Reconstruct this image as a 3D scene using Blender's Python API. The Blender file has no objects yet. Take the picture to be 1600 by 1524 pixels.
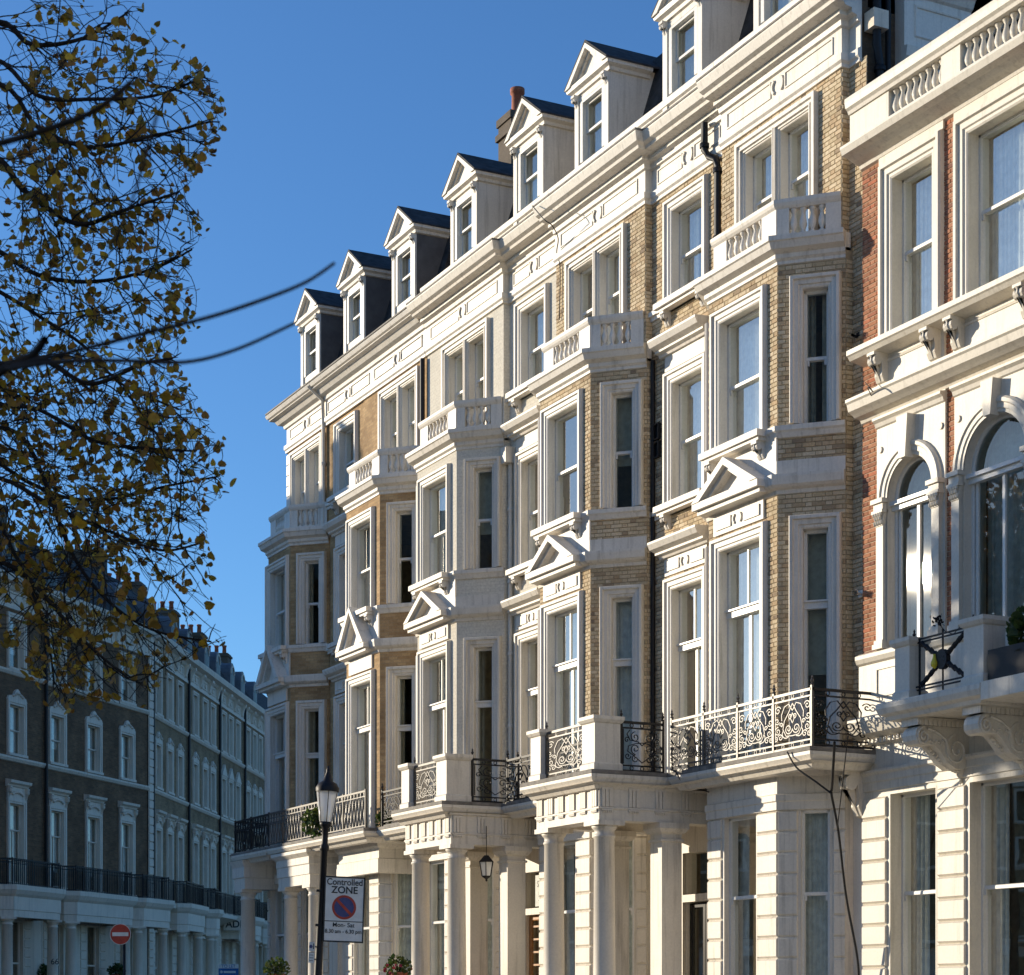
import bpy, math, random
from mathutils import Vector, Matrix
R = math.radians
random.seed(7)
scene = bpy.context.scene
col = scene.collection
# ---------------------------------------------------------------- camera, sky, sun, exposure
F_PX, VPX = 3125.0, 1575.0
TH = math.atan(VPX / F_PX); SN, CS = math.sin(TH), math.cos(TH)
EYE = 1.6
cam = bpy.data.objects.new('camera', bpy.data.cameras.new('camera')); col.objects.link(cam)
cam.location = (0, 0, EYE); cam.rotation_euler = (R(90), 0, -TH)
cam.data.sensor_fit = 'HORIZONTAL'; cam.data.sensor_width = 36
cam.data.lens = F_PX / 1600 * 36; cam.data.shift_y = 798 / 1600
cam.data.clip_end = 3000
cam.data.dof.use_dof = True; cam.data.dof.focus_distance = 38; cam.data.dof.aperture_fstop = 9
scene.camera = cam
SUN = Vector((-.6323, .8014, .2128)).normalized()
EL = math.asin(SUN.z); AZ = math.atan2(SUN.x, SUN.y)
w = bpy.data.worlds.new('World'); scene.world = w; w.use_nodes = True
nt = w.node_tree
sky = nt.nodes.new('ShaderNodeTexSky'); sky.sky_type = 'NISHITA'; sky.sun_disc = False
sky.sun_elevation = EL; sky.sun_rotation = AZ
sky.altitude = 50; sky.air_density = 1.0; sky.dust_density = .3; sky.ozone_density = 6
bg = nt.nodes['Background']; bg.inputs[1].default_value = .138
nt.links.new(sky.outputs[0], bg.inputs[0])
sl = bpy.data.lights.new('sun', 'SUN'); sl.energy = 3.8; sl.angle = R(.5); sl.color = (1, .87, .67)
so = bpy.data.objects.new('sun', sl); col.objects.link(so); so.rotation_euler = SUN.to_track_quat('Z', 'Y').to_euler()
scene.view_settings.view_transform = 'Standard'; scene.view_settings.look = 'None'
scene.view_settings.exposure = .52; scene.view_settings.gamma = 1
scene.view_settings.use_curve_mapping = False

def c2w(px, py, z):
    "photo pixel at depth z -> world point"
    u = (px - 800) / F_PX * z; h = EYE + (1560 - py) / F_PX * z
    return Vector((z * SN + u * CS, z * CS - u * SN, h))
def w2c(x, y, h):
    z = x * SN + y * CS; u = x * CS - y * SN
    return 800 + F_PX * u / z, 1560 - F_PX * (h - EYE) / z, z

# ---------------------------------------------------------------- materials
def newmat(name):
    m = bpy.data.materials.new(name); m.use_nodes = True
    t = m.node_tree; b = t.nodes['Principled BSDF']
    return m, t, b
def N(t, kind, **kw):
    n = t.nodes.new('ShaderNode' + kind)
    for k, v in kw.items(): setattr(n, k, v)
    return n
def noise(t, scale, detail=4, vec=None, rough=.6):
    n = N(t, 'TexNoise'); n.inputs['Scale'].default_value = scale; n.inputs['Detail'].default_value = detail
    n.inputs['Roughness'].default_value = rough
    if vec is not None: t.links.new(vec, n.inputs['Vector'])
    return n
def ramp(t, fac, stops):
    r = N(t, 'ValToRGB'); t.links.new(fac, r.inputs[0])
    e = r.color_ramp.elements
    e[0].position, e[0].color = stops[0][0], (*stops[0][1], 1)
    e[1].position, e[1].color = stops[-1][0], (*stops[-1][1], 1)
    for p, c in stops[1:-1]:
        q = e.new(p); q.color = (*c, 1)
    return r
def mix(t, fac, a, b, mode='MIX'):
    m = N(t, 'Mix', data_type='RGBA', blend_type=mode)
    for sock, v in ((m.inputs[0], fac), (m.inputs[6], a), (m.inputs[7], b)):
        if isinstance(v, (int, float)): sock.default_value = v
        elif isinstance(v, tuple): sock.default_value = (*v, 1)
        else: t.links.new(v, sock)
    return m.outputs[2]
def geo_pos(t): return N(t, 'NewGeometry').outputs['Position']
def bump(t, b, h, strength=.3, dist=.01):
    n = N(t, 'Bump'); n.inputs['Strength'].default_value = strength; n.inputs['Distance'].default_value = dist
    t.links.new(h, n.inputs['Height']); t.links.new(n.outputs[0], b.inputs['Normal'])
def paint(name, c, rough=.5, dirt=.35, dirtc=(.30, .26, .2)):
    m, t, b = newmat(name); pos = geo_pos(t)
    n1 = noise(t, 1.3, 5, pos)
    mp = N(t, 'Mapping'); mp.inputs['Scale'].default_value = (9, 9, .55); t.links.new(pos, mp.inputs[0])
    n2 = noise(t, 1.0, 5, mp.outputs[0], .65)
    n3 = noise(t, 26, 3, pos)
    dk = tuple(x * .88 for x in c)
    base = mix(t, ramp(t, n1.outputs[0], [(.3, (0, 0, 0)), (.7, (1, 1, 1))]).outputs[0], dk, c)
    st = ramp(t, n2.outputs[0], [(.52, (0, 0, 0)), (.80, (dirt * 1.25,) * 3)])
    base = mix(t, st.outputs[0], base, dirtc)
    base = mix(t, .16, base, ramp(t, n3.outputs[0], [(.35, (.55, .55, .55)), (.65, (1.1, 1.1, 1.1))]).outputs[0], 'MULTIPLY')
    t.links.new(base, b.inputs['Base Color']); b.inputs['Roughness'].default_value = rough
    bump(t, b, n3.outputs[0], .25, .006)
    return m
def brickpiece(name, stops, dirt=.5):
    m, t, b = newmat(name); g = N(t, 'NewGeometry'); oi = N(t, 'ObjectInfo')
    a = N(t, 'Math', operation='ADD'); t.links.new(g.outputs['Random Per Island'], a.inputs[0]); t.links.new(oi.outputs['Random'], a.inputs[1])
    f = N(t, 'Math', operation='FRACT'); t.links.new(a.outputs[0], f.inputs[0])
    base = ramp(t, f.outputs[0], stops).outputs[0]
    n = noise(t, 30, 4, g.outputs['Position']); n2 = noise(t, .9, 4, g.outputs['Position'])
    base = mix(t, .55, base, ramp(t, n.outputs[0], [(.3, (.6, .58, .55)), (.7, (1.15, 1.12, 1.1))]).outputs[0], 'MULTIPLY')
    base = mix(t, dirt, base, ramp(t, n2.outputs[0], [(.35, (.55, .52, .5)), (.6, (1, 1, 1))]).outputs[0], 'MULTIPLY')
    t.links.new(base, b.inputs['Base Color']); b.inputs['Roughness'].default_value = .9
    bump(t, b, n.outputs[0], .5, .004)
    return m
def brickwall(name, c1, c2, mortar, dirt=.5, bumpd=.008):
    m, t, b = newmat(name); uv = N(t, 'UVMap'); pos = geo_pos(t)
    bt = N(t, 'TexBrick'); t.links.new(uv.outputs[0], bt.inputs['Vector'])
    bt.offset = .5; bt.inputs['Scale'].default_value = 1; bt.inputs['Brick Width'].default_value = .225
    bt.inputs['Row Height'].default_value = .075; bt.inputs['Mortar Size'].default_value = .006; bt.inputs['Mortar Smooth'].default_value = .2
    bt.inputs['Color1'].default_value = (*c1, 1); bt.inputs['Color2'].default_value = (*c2, 1); bt.inputs['Mortar'].default_value = (*mortar, 1)
    n = noise(t, 1.1, 5, pos); n2 = noise(t, 22, 3, pos)
    base = mix(t, dirt, bt.outputs[0], ramp(t, n.outputs[0], [(.35, (.5, .47, .44)), (.65, (1.05, 1.05, 1.05))]).outputs[0], 'MULTIPLY')
    base = mix(t, .4, base, ramp(t, n2.outputs[0], [(.3, (.6, .6, .6)), (.7, (1.2, 1.2, 1.2))]).outputs[0], 'MULTIPLY')
    t.links.new(base, b.inputs['Base Color']); b.inputs['Roughness'].default_value = .9
    iv = N(t, 'Math', operation='SUBTRACT'); iv.inputs[0].default_value = 1; t.links.new(bt.outputs[1], iv.inputs[1])
    bump(t, b, iv.outputs[0], .6, bumpd)
    return m
def simple(name, c, rough=.5, metal=0, spec=.5, var=.25, scale=8):
    m, t, b = newmat(name); n = noise(t, scale, 4, geo_pos(t))
    base = mix(t, 1.0, c, ramp(t, n.outputs[0], [(.3, (1 - var,) * 3), (.7, (1 + var * .4,) * 3)]).outputs[0], 'MULTIPLY')
    t.links.new(base, b.inputs['Base Color']); b.inputs['Roughness'].default_value = rough
    b.inputs['Metallic'].default_value = metal; b.inputs['Specular IOR Level'].default_value = spec
    return m
def glassmat(name, tint, wob=.010, boost=1.0):
    m = bpy.data.materials.new(name); m.use_nodes = True; t = m.node_tree; t.nodes.clear()
    out = N(t, 'OutputMaterial'); mx = N(t, 'MixShader'); tr = N(t, 'BsdfTransparent'); gl = N(t, 'BsdfGlossy'); fr = N(t, 'Fresnel')
    tr.inputs[0].default_value = (*tint, 1); gl.inputs['Roughness'].default_value = .012; gl.inputs['Color'].default_value = (1, .95, .86, 1); fr.inputs[0].default_value = 1.5
    mu = N(t, 'Math', operation='MULTIPLY'); mu.inputs[1].default_value = .33 * boost; mu.use_clamp = True
    t.links.new(fr.outputs[0], mu.inputs[0]); t.links.new(mu.outputs[0], mx.inputs[0])
    n = noise(t, .9, 2, geo_pos(t)); bp = N(t, 'Bump'); bp.inputs['Strength'].default_value = wob; bp.inputs['Distance'].default_value = .1
    t.links.new(n.outputs[0], bp.inputs['Height']); t.links.new(bp.outputs[0], gl.inputs['Normal'])
    t.links.new(tr.outputs[0], mx.inputs[1]); t.links.new(gl.outputs[0], mx.inputs[2]); t.links.new(mx.outputs[0], out.inputs[0])
    return m
M = {
 'white': paint('white_stucco', (.82, .765, .675), .5, .55), 'cream': paint('cream_stucco', (.76, .70, .59), .5, .45), 'warm': paint('warm_stucco', (.80, .735, .63), .5, .6),
 'sash': paint('sash_paint', (.80, .78, .73), .35, .1), 'shadewhite': paint('aged_white_paint', (.80, .69, .55), .6, .5),
 'stock': brickpiece('stock_brick', [(0, (.60, .48, .30)), (.3, (.72, .59, .39)), (.6, (.80, .67, .47)), (.82, (.64, .47, .28)), (.93, (.50, .38, .24)), (1, (.33, .25, .17))]),
 'red': brickpiece('red_brick', [(0, (.36, .15, .08)), (.4, (.47, .21, .11)), (.7, (.53, .25, .14)), (.88, (.27, .12, .08)), (1, (.58, .20, .10))], .4),
 'mortar': simple('mortar', (.40, .32, .21), .95), 'redmortar': simple('red_mortar', (.55, .42, .30), .95),
 'orange': brickwall('orange_brick', (.60, .40, .20), (.42, .26, .12), (.42, .30, .17), .65),
 'whitebrick': brickwall('painted_brick', (.76, .71, .60), (.73, .68, .57), (.68, .63, .53), .12),
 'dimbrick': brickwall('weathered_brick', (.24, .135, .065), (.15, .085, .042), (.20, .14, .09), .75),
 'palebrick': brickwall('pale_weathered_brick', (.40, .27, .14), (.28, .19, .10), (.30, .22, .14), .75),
 'flank': brickwall('flank_brick', (.17, .12, .075), (.12, .09, .06), (.15, .12, .09), .6),
 'iron': simple('black_iron', (.018, .017, .018), .5, 0, .3), 'railiron': simple('sunlit_iron', (.11, .10, .09), .42, .1, .6, .5, 30), 'slate': simple('slate', (.06, .058, .058), .75, 0, .25, .6, 5),  # railiron: paler copy of the black iron, sunlight put into its colour
 'lead': simple('lead_sheet', (.16, .165, .18), .5, 0, .5, .3, 3), 'gutterlead': simple('lead_edge', (.22, .2, .175), .7, 0, .4, .5, 6),
 'glass': glassmat('window_glass', (.80, .85, .84)), 'glass2': glassmat('arched_window_glass', (.8, .83, .8), .006, 5.5),
 'room': simple('room_plaster', (.56, .49, .37), .9), 'net': simple('net_curtain', (.82, .81, .76), .9), 'drape': simple('drape', (.50, .44, .33), .9), 'blind': simple('blind', (.46, .43, .33), .8),
 'wood': simple('varnished_wood', (.45, .20, .06), .4), 'blackdoor': simple('black_door_paint', (.012, .012, .013), .25), 'pot': simple('terracotta', (.40, .12, .06), .8),
 'asphalt': simple('asphalt', (.09, .085, .08), .9, 0, .3, .4, 12), 'paving': simple('paving', (.40, .37, .32), .9, 0, .3, .3, 3), 'soil': simple('garden_ground', (.06, .07, .03), 1),
 'bark': simple('bark', (.035, .028, .024), .9, 0, .2, .5, 20), 'brass': simple('brass', (.6, .4, .15), .35, 1),
 'signwhite': simple('sign_white', (.84, .82, .76), .5, 0, .4, .12), 'signblack': simple('sign_black', (.03, .03, .03), .5), 'signblue': simple('sign_blue', (.07, .08, .22), .5),
 'signred': simple('sign_red', (.52, .06, .03), .5), 'letblue': simple('board_blue', (.02, .16, .42), .5), 'yellow': simple('yellow_glaze', (.75, .62, .04), .4),
  'dark': simple('dark_recess', (.02, .02, .02), .9),
 'grey': simple('dormer_lead', (.12, .115, .115), .7, 0, .4, .3, 3), 'flower': simple('petals', (.55, .05, .09), .6), 'paper': simple('paper_notice', (.72, .76, .72), .7),
}
def leafmat(name, stops):
    m = bpy.data.materials.new(name); m.use_nodes = True; t = m.node_tree; b = t.nodes['Principled BSDF']; out = t.nodes['Material Output']
    g = N(t, 'NewGeometry'); oi = N(t, 'ObjectInfo')
    a = N(t, 'Math', operation='ADD'); t.links.new(g.outputs['Random Per Island'], a.inputs[0]); t.links.new(oi.outputs['Random'], a.inputs[1])
    f = N(t, 'Math', operation='FRACT'); t.links.new(a.outputs[0], f.inputs[0])
    c = ramp(t, f.outputs[0], stops).outputs[0]; n = noise(t, 40, 2, g.outputs['Position'])
    c = mix(t, .5, c, ramp(t, n.outputs[0], [(.35, (.55, .5, .45)), (.65, (1.1, 1.1, 1.1))]).outputs[0], 'MULTIPLY')
    t.links.new(c, b.inputs['Base Color']); b.inputs['Roughness'].default_value = .55
    tl = N(t, 'BsdfTranslucent'); t.links.new(c, tl.inputs[0]); mx = N(t, 'MixShader'); mx.inputs[0].default_value = .45
    t.links.new(b.outputs[0], mx.inputs[1]); t.links.new(tl.outputs[0], mx.inputs[2]); t.links.new(mx.outputs[0], out.inputs[0])
    return m
def frosted(name, c, f):
    m = bpy.data.materials.new(name); m.use_nodes = True; t = m.node_tree; t.nodes.clear(); out = N(t, 'OutputMaterial')
    a, b, d, e = N(t, 'BsdfTransparent'), N(t, 'BsdfTranslucent'), N(t, 'MixShader'), N(t, 'MixShader'); g = N(t, 'BsdfGlossy'); g.inputs['Roughness'].default_value = .15; h = N(t, 'BsdfDiffuse'); k = N(t, 'MixShader')
    b.inputs[0].default_value = (*c, 1); h.inputs[0].default_value = (*c, 1); k.inputs[0].default_value = .5; t.links.new(b.outputs[0], k.inputs[1]); t.links.new(h.outputs[0], k.inputs[2])
    d.inputs[0].default_value = f; t.links.new(a.outputs[0], d.inputs[1]); t.links.new(k.outputs[0], d.inputs[2]); e.inputs[0].default_value = .12; t.links.new(d.outputs[0], e.inputs[1]); t.links.new(g.outputs[0], e.inputs[2]); t.links.new(e.outputs[0], out.inputs[0]); return m
M['lampglass'] = frosted('lantern_glass', (.92, .92, .90), .8)
M['leaf'] = leafmat('autumn_leaf', [(0, (.34, .20, .03)), (.3, (.52, .31, .035)), (.5, (.40, .18, .03)), (.75, (.30, .22, .035)), (.93, (.85, .55, .05)), (1, (.20, .08, .025))])
M['green'] = leafmat('green_leaf', [(0, (.03, .07, .015)), (.5, (.06, .11, .025)), (1, (.12, .14, .03))])

# ---------------------------------------------------------------- mesh builder
class MB:
    def __init__(s): s.v = []; s.f = []; s.uv = []
    def poly(s, pts, uv=None):
        i = len(s.v); s.v += [tuple(p) for p in pts]; s.f.append(tuple(range(i, i + len(pts))))
        s.uv.append(uv if uv else [(0, 0)] * len(pts))
    def box(s, x0, x1, y0, y1, z0, z1):
        s.hexa([(x0, y0), (x1, y0), (x1, y1), (x0, y1)], z0, z1)
    def hexa(s, q, z0, z1):
        s.prism(q, z0, z1)
    def prism(s, pts, z0, z1):
        i = len(s.v); n = len(pts)
        s.v += [(x, y, z0) for x, y in pts] + [(x, y, z1) for x, y in pts]
        fs = [tuple(range(i + n - 1, i - 1, -1)), tuple(range(i + n, i + 2 * n))] + [(i + k, i + (k + 1) % n, i + n + (k + 1) % n, i + n + k) for k in range(n)]
        for f in fs: s.f.append(f); s.uv.append([(0, 0)] * len(f))
    def fbox(s, fr, s0, s1, n0, n1, h0, h1):
        s.prism([fr.xy(s0, n0), fr.xy(s1, n0), fr.xy(s1, n1), fr.xy(s0, n1)], h0, h1)
    def fprism(s, fr, pts, n0, n1):
        "outline in (s,h) extruded along the wall normal"
        i = len(s.v); n = len(pts)
        s.v += [fr.p(a, n0, b) for a, b in pts] + [fr.p(a, n1, b) for a, b in pts]
        fs = [tuple(range(i + n - 1, i - 1, -1)), tuple(range(i + n, i + 2 * n))] + [(i + k, i + (k + 1) % n, i + n + (k + 1) % n, i + n + k) for k in range(n)]
        for f in fs: s.f.append(f); s.uv.append([(0, 0)] * len(f))
    def nprism(s, fr, pts, s0, s1):
        "outline in (n,h) extruded along s"
        i = len(s.v); n = len(pts)
        s.v += [fr.p(s0, a, b) for a, b in pts] + [fr.p(s1, a, b) for a, b in pts]
        fs = [tuple(range(i + n - 1, i - 1, -1)), tuple(range(i + n, i + 2 * n))] + [(i + k, i + (k + 1) % n, i + n + (k + 1) % n, i + n + k) for k in range(n)]
        for f in fs: s.f.append(f); s.uv.append([(0, 0)] * len(f))
    def wall(s, fr, s0, s1, h0, h1, ops=(), n=0):
        ss = sorted({s0, s1} | {min(max(v, s0), s1) for o in ops for v in o[:2]}); hs = sorted({h0, h1} | {min(max(v, h0), h1) for o in ops for v in o[2:4]})
        for a, b in zip(ss, ss[1:]):
            for c, d in zip(hs, hs[1:]):
                ms, mh = (a + b) / 2, (c + d) / 2
                if any(o[0] < ms < o[1] and o[2] < mh < o[3] for o in ops): continue
                s.poly([fr.p(a, n, c), fr.p(b, n, c), fr.p(b, n, d), fr.p(a, n, d)], [(a, c), (b, c), (b, d), (a, d)])
    def sweep(s, path, prof, closed=False, cap=True):
        "plan path (outside on its left), profile of (outward, height)"
        P = [Vector(p) for p in path]; n = len(P); rows = []
        def nl(a, b): d = (b - a).normalized(); return Vector((-d.y, d.x))
        for i in range(n):
            a = nl(P[i - 1], P[i]) if (i > 0 or closed) else None
            b = nl(P[i], P[(i + 1) % n]) if (i < n - 1 or closed) else None
            m = (a + b) / (1 + a.dot(b)) if (a is not None and b is not None) else (a if a is not None else b)
            rows.append([(P[i].x + m.x * o, P[i].y + m.y * o, h) for o, h in prof])
        for i in range(n if closed else n - 1):
            A, B = rows[i], rows[(i + 1) % n]
            for k in range(len(prof) - 1): s.poly([A[k], B[k], B[k + 1], A[k + 1]])
        if cap and not closed: s.poly(rows[0]); s.poly(rows[-1][::-1])
    def shsweep(s, fr, path, prof, closed=False):
        "path in the wall plane (s,h), outside on its left; profile of (outward, normal)"
        P = [Vector(p) for p in path]; n = len(P); rows = []
        def nl(a, b): d = (b - a).normalized(); return Vector((-d.y, d.x))
        for i in range(n):
            a = nl(P[i - 1], P[i]) if (i > 0 or closed) else None
            b = nl(P[i], P[(i + 1) % n]) if (i < n - 1 or closed) else None
            m = (a + b) / (1 + a.dot(b)) if (a is not None and b is not None) else (a if a is not None else b)
            rows.append([fr.p(P[i].x + m.x * o, nn, P[i].y + m.y * o) for o, nn in prof])
        for i in range(n if closed else n - 1):
            A, B = rows[i], rows[(i + 1) % n]
            for k in range(len(prof) - 1): s.poly([A[k], B[k], B[k + 1], A[k + 1]])
        if not closed: s.poly(rows[0]); s.poly(rows[-1][::-1])
    def lathe(s, c, prof, seg=16, a0=0, a1=2 * math.pi):
        i = len(s.v); k = len(prof)
        for j in range(seg):
            a = a0 + (a1 - a0) * j / seg
            s.v += [(c[0] + r * math.cos(a), c[1] + r * math.sin(a), z) for r, z in prof]
        for j in range(seg):
            for q in range(k - 1):
                A, B = i + j * k, i + ((j + 1) % seg) * k
                s.f.append((A + q, B + q, B + q + 1, A + q + 1)); s.uv.append([(0, 0)] * 4)
        s.f.append(tuple(i + j * k + k - 1 for j in range(seg))); s.uv.append([(0, 0)] * seg)
    def tube(s, pts, r, seg=5, r1=None):
        pts = [Vector(p) for p in pts]; n = len(pts); i = len(s.v)
        up = Vector((.31, .17, .93))
        for k, p in enumerate(pts):
            d = (pts[min(k + 1, n - 1)] - pts[max(k - 1, 0)])
            d = d.normalized() if d.length > 1e-9 else Vector((0, 0, 1))
            a = d.cross(up); a = a.normalized() if a.length > 1e-4 else Vector((1, 0, 0)); b = d.cross(a)
            rr = r if r1 is None else r + (r1 - r) * k / (n - 1)
            for q in range(seg):
                t = 2 * math.pi * q / seg + (math.pi / 4 if seg == 4 else 0); s.v.append(tuple(p + a * (rr * math.cos(t)) + b * (rr * math.sin(t))))
        for k in range(n - 1):
            for q in range(seg):
                s.f.append((i + k * seg + q, i + k * seg + (q + 1) % seg, i + (k + 1) * seg + (q + 1) % seg, i + (k + 1) * seg + q)); s.uv.append([(0, 0)] * 4)
    def mesh(s, name, smooth=False):
        me = bpy.data.meshes.new(name); me.from_pydata(s.v, [], s.f)
        if any(u[0] != u[2 % len(u)] for u in s.uv):
            l = me.uv_layers.new(name='UVMap'); l.data.foreach_set('uv', [c for u in s.uv for q in u for c in q])
        if smooth: me.polygons.foreach_set('use_smooth', [True] * len(me.polygons))
        me.update(); return me
    def build(s, name, mat, parent=None, smooth=False):
        me = s.mesh(name, smooth); me.materials.append(M[mat] if isinstance(mat, str) else mat)
        return link(name, me, parent)
def link(name, me, parent=None, loc=None):
    o = bpy.data.objects.new(name, me); col.objects.link(o)
    if parent is not None: o.parent = parent
    if loc is not None: o.location = loc
    return o
def thing(name, label, cat, group=None, loc=(0, 0, 0)):
    o = bpy.data.objects.new(name, None); col.objects.link(o); o.location = loc; o.empty_display_size = .2
    o['label'] = label; o['category'] = cat
    if group: o['group'] = group
    return o
def tag(o, label, cat, group=None):
    o['label'] = label; o['category'] = cat
    if group: o['group'] = group
    return o
class Fr:
    "vertical wall frame: s along, n outward (left of s), h up"
    def __init__(f, o, a):
        f.o = Vector(o); f.a = Vector(a).normalized(); f.n = Vector((-f.a.y, f.a.x))
    def xy(f, s, n): v = f.o + f.a * s + f.n * n; return (v.x, v.y)
    def p(f, s, n, h): v = f.o + f.a * s + f.n * n; return (v.x, v.y, h)
    def mat(f, s, n, h): # local X along s, local Y = inward, local Z up (text reads right way from outside when flipped)
        v = f.p(s, n, h); m = Matrix(((f.a.x, f.n.x, 0, v[0]), (f.a.y, f.n.y, 0, v[1]), (0, 0, 1, v[2]), (0, 0, 0, 1))); return m

# ---------------------------------------------------------------- ground
def struct(mb, name, mat): o = mb.build(name, mat); o['kind'] = 'structure'; return o
m = MB(); m.poly([(-900, -900, -.14), (900, -900, -.14), (900, 900, -.14), (-900, 900, -.14)]); struct(m, 'ground', 'asphalt')
m = MB(); m.prism([(11, -40), (30, -40), (30, 56), (11, 56)], -.3, 0); struct(m, 'pavement', 'paving')
m = MB(); m.prism([(10.85, -40), (10.998, -40), (10.998, 56), (10.85, 56)], -.3, .005); struct(m, 'kerb', 'paving')
m = MB(); m.prism([(-26, -40), (-3, -40), (-3, 60), (-26, 60)], -.3, .004); struct(m, 'garden_path', 'soil')

# ---------------------------------------------------------------- windows
ARC = [(0, -.30), (0, .02), (.025, .035), (.06, .035), (.075, .06), (.15, .06), (.165, .10), (.215, .10), (.235, .07), (.245, 0)]
def archprof(wd, dp, pr): # scale stock profile
    return [(o / .245 * wd, (n if n < 0 else n * pr) * (dp / .30 if n < 0 else 1)) for o, n in ARC]
def curtain(fr, s0, s1, n, h0, h1, mat, parent, amp=.03, seed=0):
    rnd = random.Random(seed); m = MB(); k = max(6, int((s1 - s0) / .035)); pts = []
    ph = rnd.random() * 6; fq = 55 + rnd.random() * 30
    for i in range(k + 1):
        s = s0 + (s1 - s0) * i / k; pts.append((s, n + amp * math.sin(ph + s * fq) * (.6 + .4 * math.sin(s * 13))))
    for (a, na), (b, nb) in zip(pts, pts[1:]): m.poly([fr.p(a, na, h0), fr.p(b, nb, h0), fr.p(b, nb * 1.02, h1), fr.p(a, na * 1.02, h1)])
    return m.build('curtain', mat, parent)
WSEED = [0]
def sash_window(parent, fr, c, w_, h0, h1, meet, arch=.245, depth=.30, mat='white', pr=1.0, bars=(0, 0), cur=None, glass='glass', lower=0, archit=True, transom=False, sashmat='sash'):
    WSEED[0] += 1; rnd = random.Random(WSEED[0] * 13)
    s0, s1 = c - w_ / 2, c + w_ / 2
    m = MB(); m.shsweep(fr, [(s0, h0 - lower), (s0, h1), (s1, h1), (s1, h0 - lower)], archprof(arch, depth, pr) if archit else [(0, -depth), (0, .004), (.03, .004)])
    m.fbox(fr, s0, s1, -depth, .0, h0 - .09, h0)
    W = m.build('window', mat, parent)
    st = .05; hz = meet
    for k, (a, b, nn) in enumerate(((hz - .02, h1, -depth + .10), (h0, hz + .02, -depth + .05))):
        m = MB(); e = .055 if k == 0 else .05
        m.shsweep(fr, [(s0 + st, a + e), (s0 + st, b - e), (s1 - st, b - e), (s1 - st, a + e)], [(0, nn), (0, nn + .035), (.012, nn + .045), (.06, nn + .045), (.06, nn)], True)
        for i in range(bars[k]):
            x = s0 + (s1 - s0) * (i + 1) / (bars[k] + 1); m.fbox(fr, x - .018 - .02 * k, x + .018 + .02 * k, nn + .004, nn + .04, a + e, b - e)
        if k == 1 and transom: m.fbox(fr, s0, s1, nn, nn + .13, hz - .05, hz + .06); m.fbox(fr, s0, s1, nn, nn + .17, hz + .06, hz + .09)
        if k == 0: # box frame and sash horns
            for x in (s0, s1 - .045): m.fbox(fr, x, x + .045, -depth, nn + .06, h0, h1)
            m.fbox(fr, s0, s1, -depth, nn + .06, h1 - .04, h1 - .001)
            if not transom:
                for x in (s0 + .05, s1 - .085): m.fbox(fr, x, x + .035, nn + .005, nn + .04, a - .09, a)
        m.build('sash', sashmat, W)
        m = MB(); m.poly([fr.p(s0 + st, nn + .018, a + .03), fr.p(s1 - st, nn + .018, a + .03), fr.p(s1 - st, nn + .018, b - .03), fr.p(s0 + st, nn + .018, b - .03)])
        m.build('pane', glass, W)
    k = cur if cur is not None else rnd.choice(['net', 'net', 'sides', 'blind', 'net', 'drape'])
    nn = -depth - .10
    if k == 'net': curtain(fr, s0 - .1, s1 + .1, nn, h0, h1, 'net', W, .02, WSEED[0])
    elif k == 'half': curtain(fr, s0 - .1, s0 + (s1 - s0) * .55, nn, h0, h1, 'net', W, .03, WSEED[0])
    elif k in ('sides', 'drape'):
        mt = 'net' if k == 'sides' else 'drape'; q = w_ * rnd.uniform(.22, .38)
        curtain(fr, s0 - .1, s0 + q, nn, h0, h1, mt, W, .035, WSEED[0]); curtain(fr, s1 - q, s1 + .1, nn, h0, h1, mt, W, .035, WSEED[0] + 1)
    elif k == 'blind':
        m = MB(); hb = h0 + (h1 - h0) * rnd.uniform(.3, .6); m.fbox(fr, s0 - .05, s1 + .05, nn - .01, nn, hb, h1); m.build('curtain', 'blind', W)
    return W
def arc_pts(c, hs, r, n=14, a0=180, a1=0): return [(c + r * math.cos(R(a0 + (a1 - a0) * i / n)), hs + r * math.sin(R(a0 + (a1 - a0) * i / n))) for i in range(n + 1)]

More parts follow.
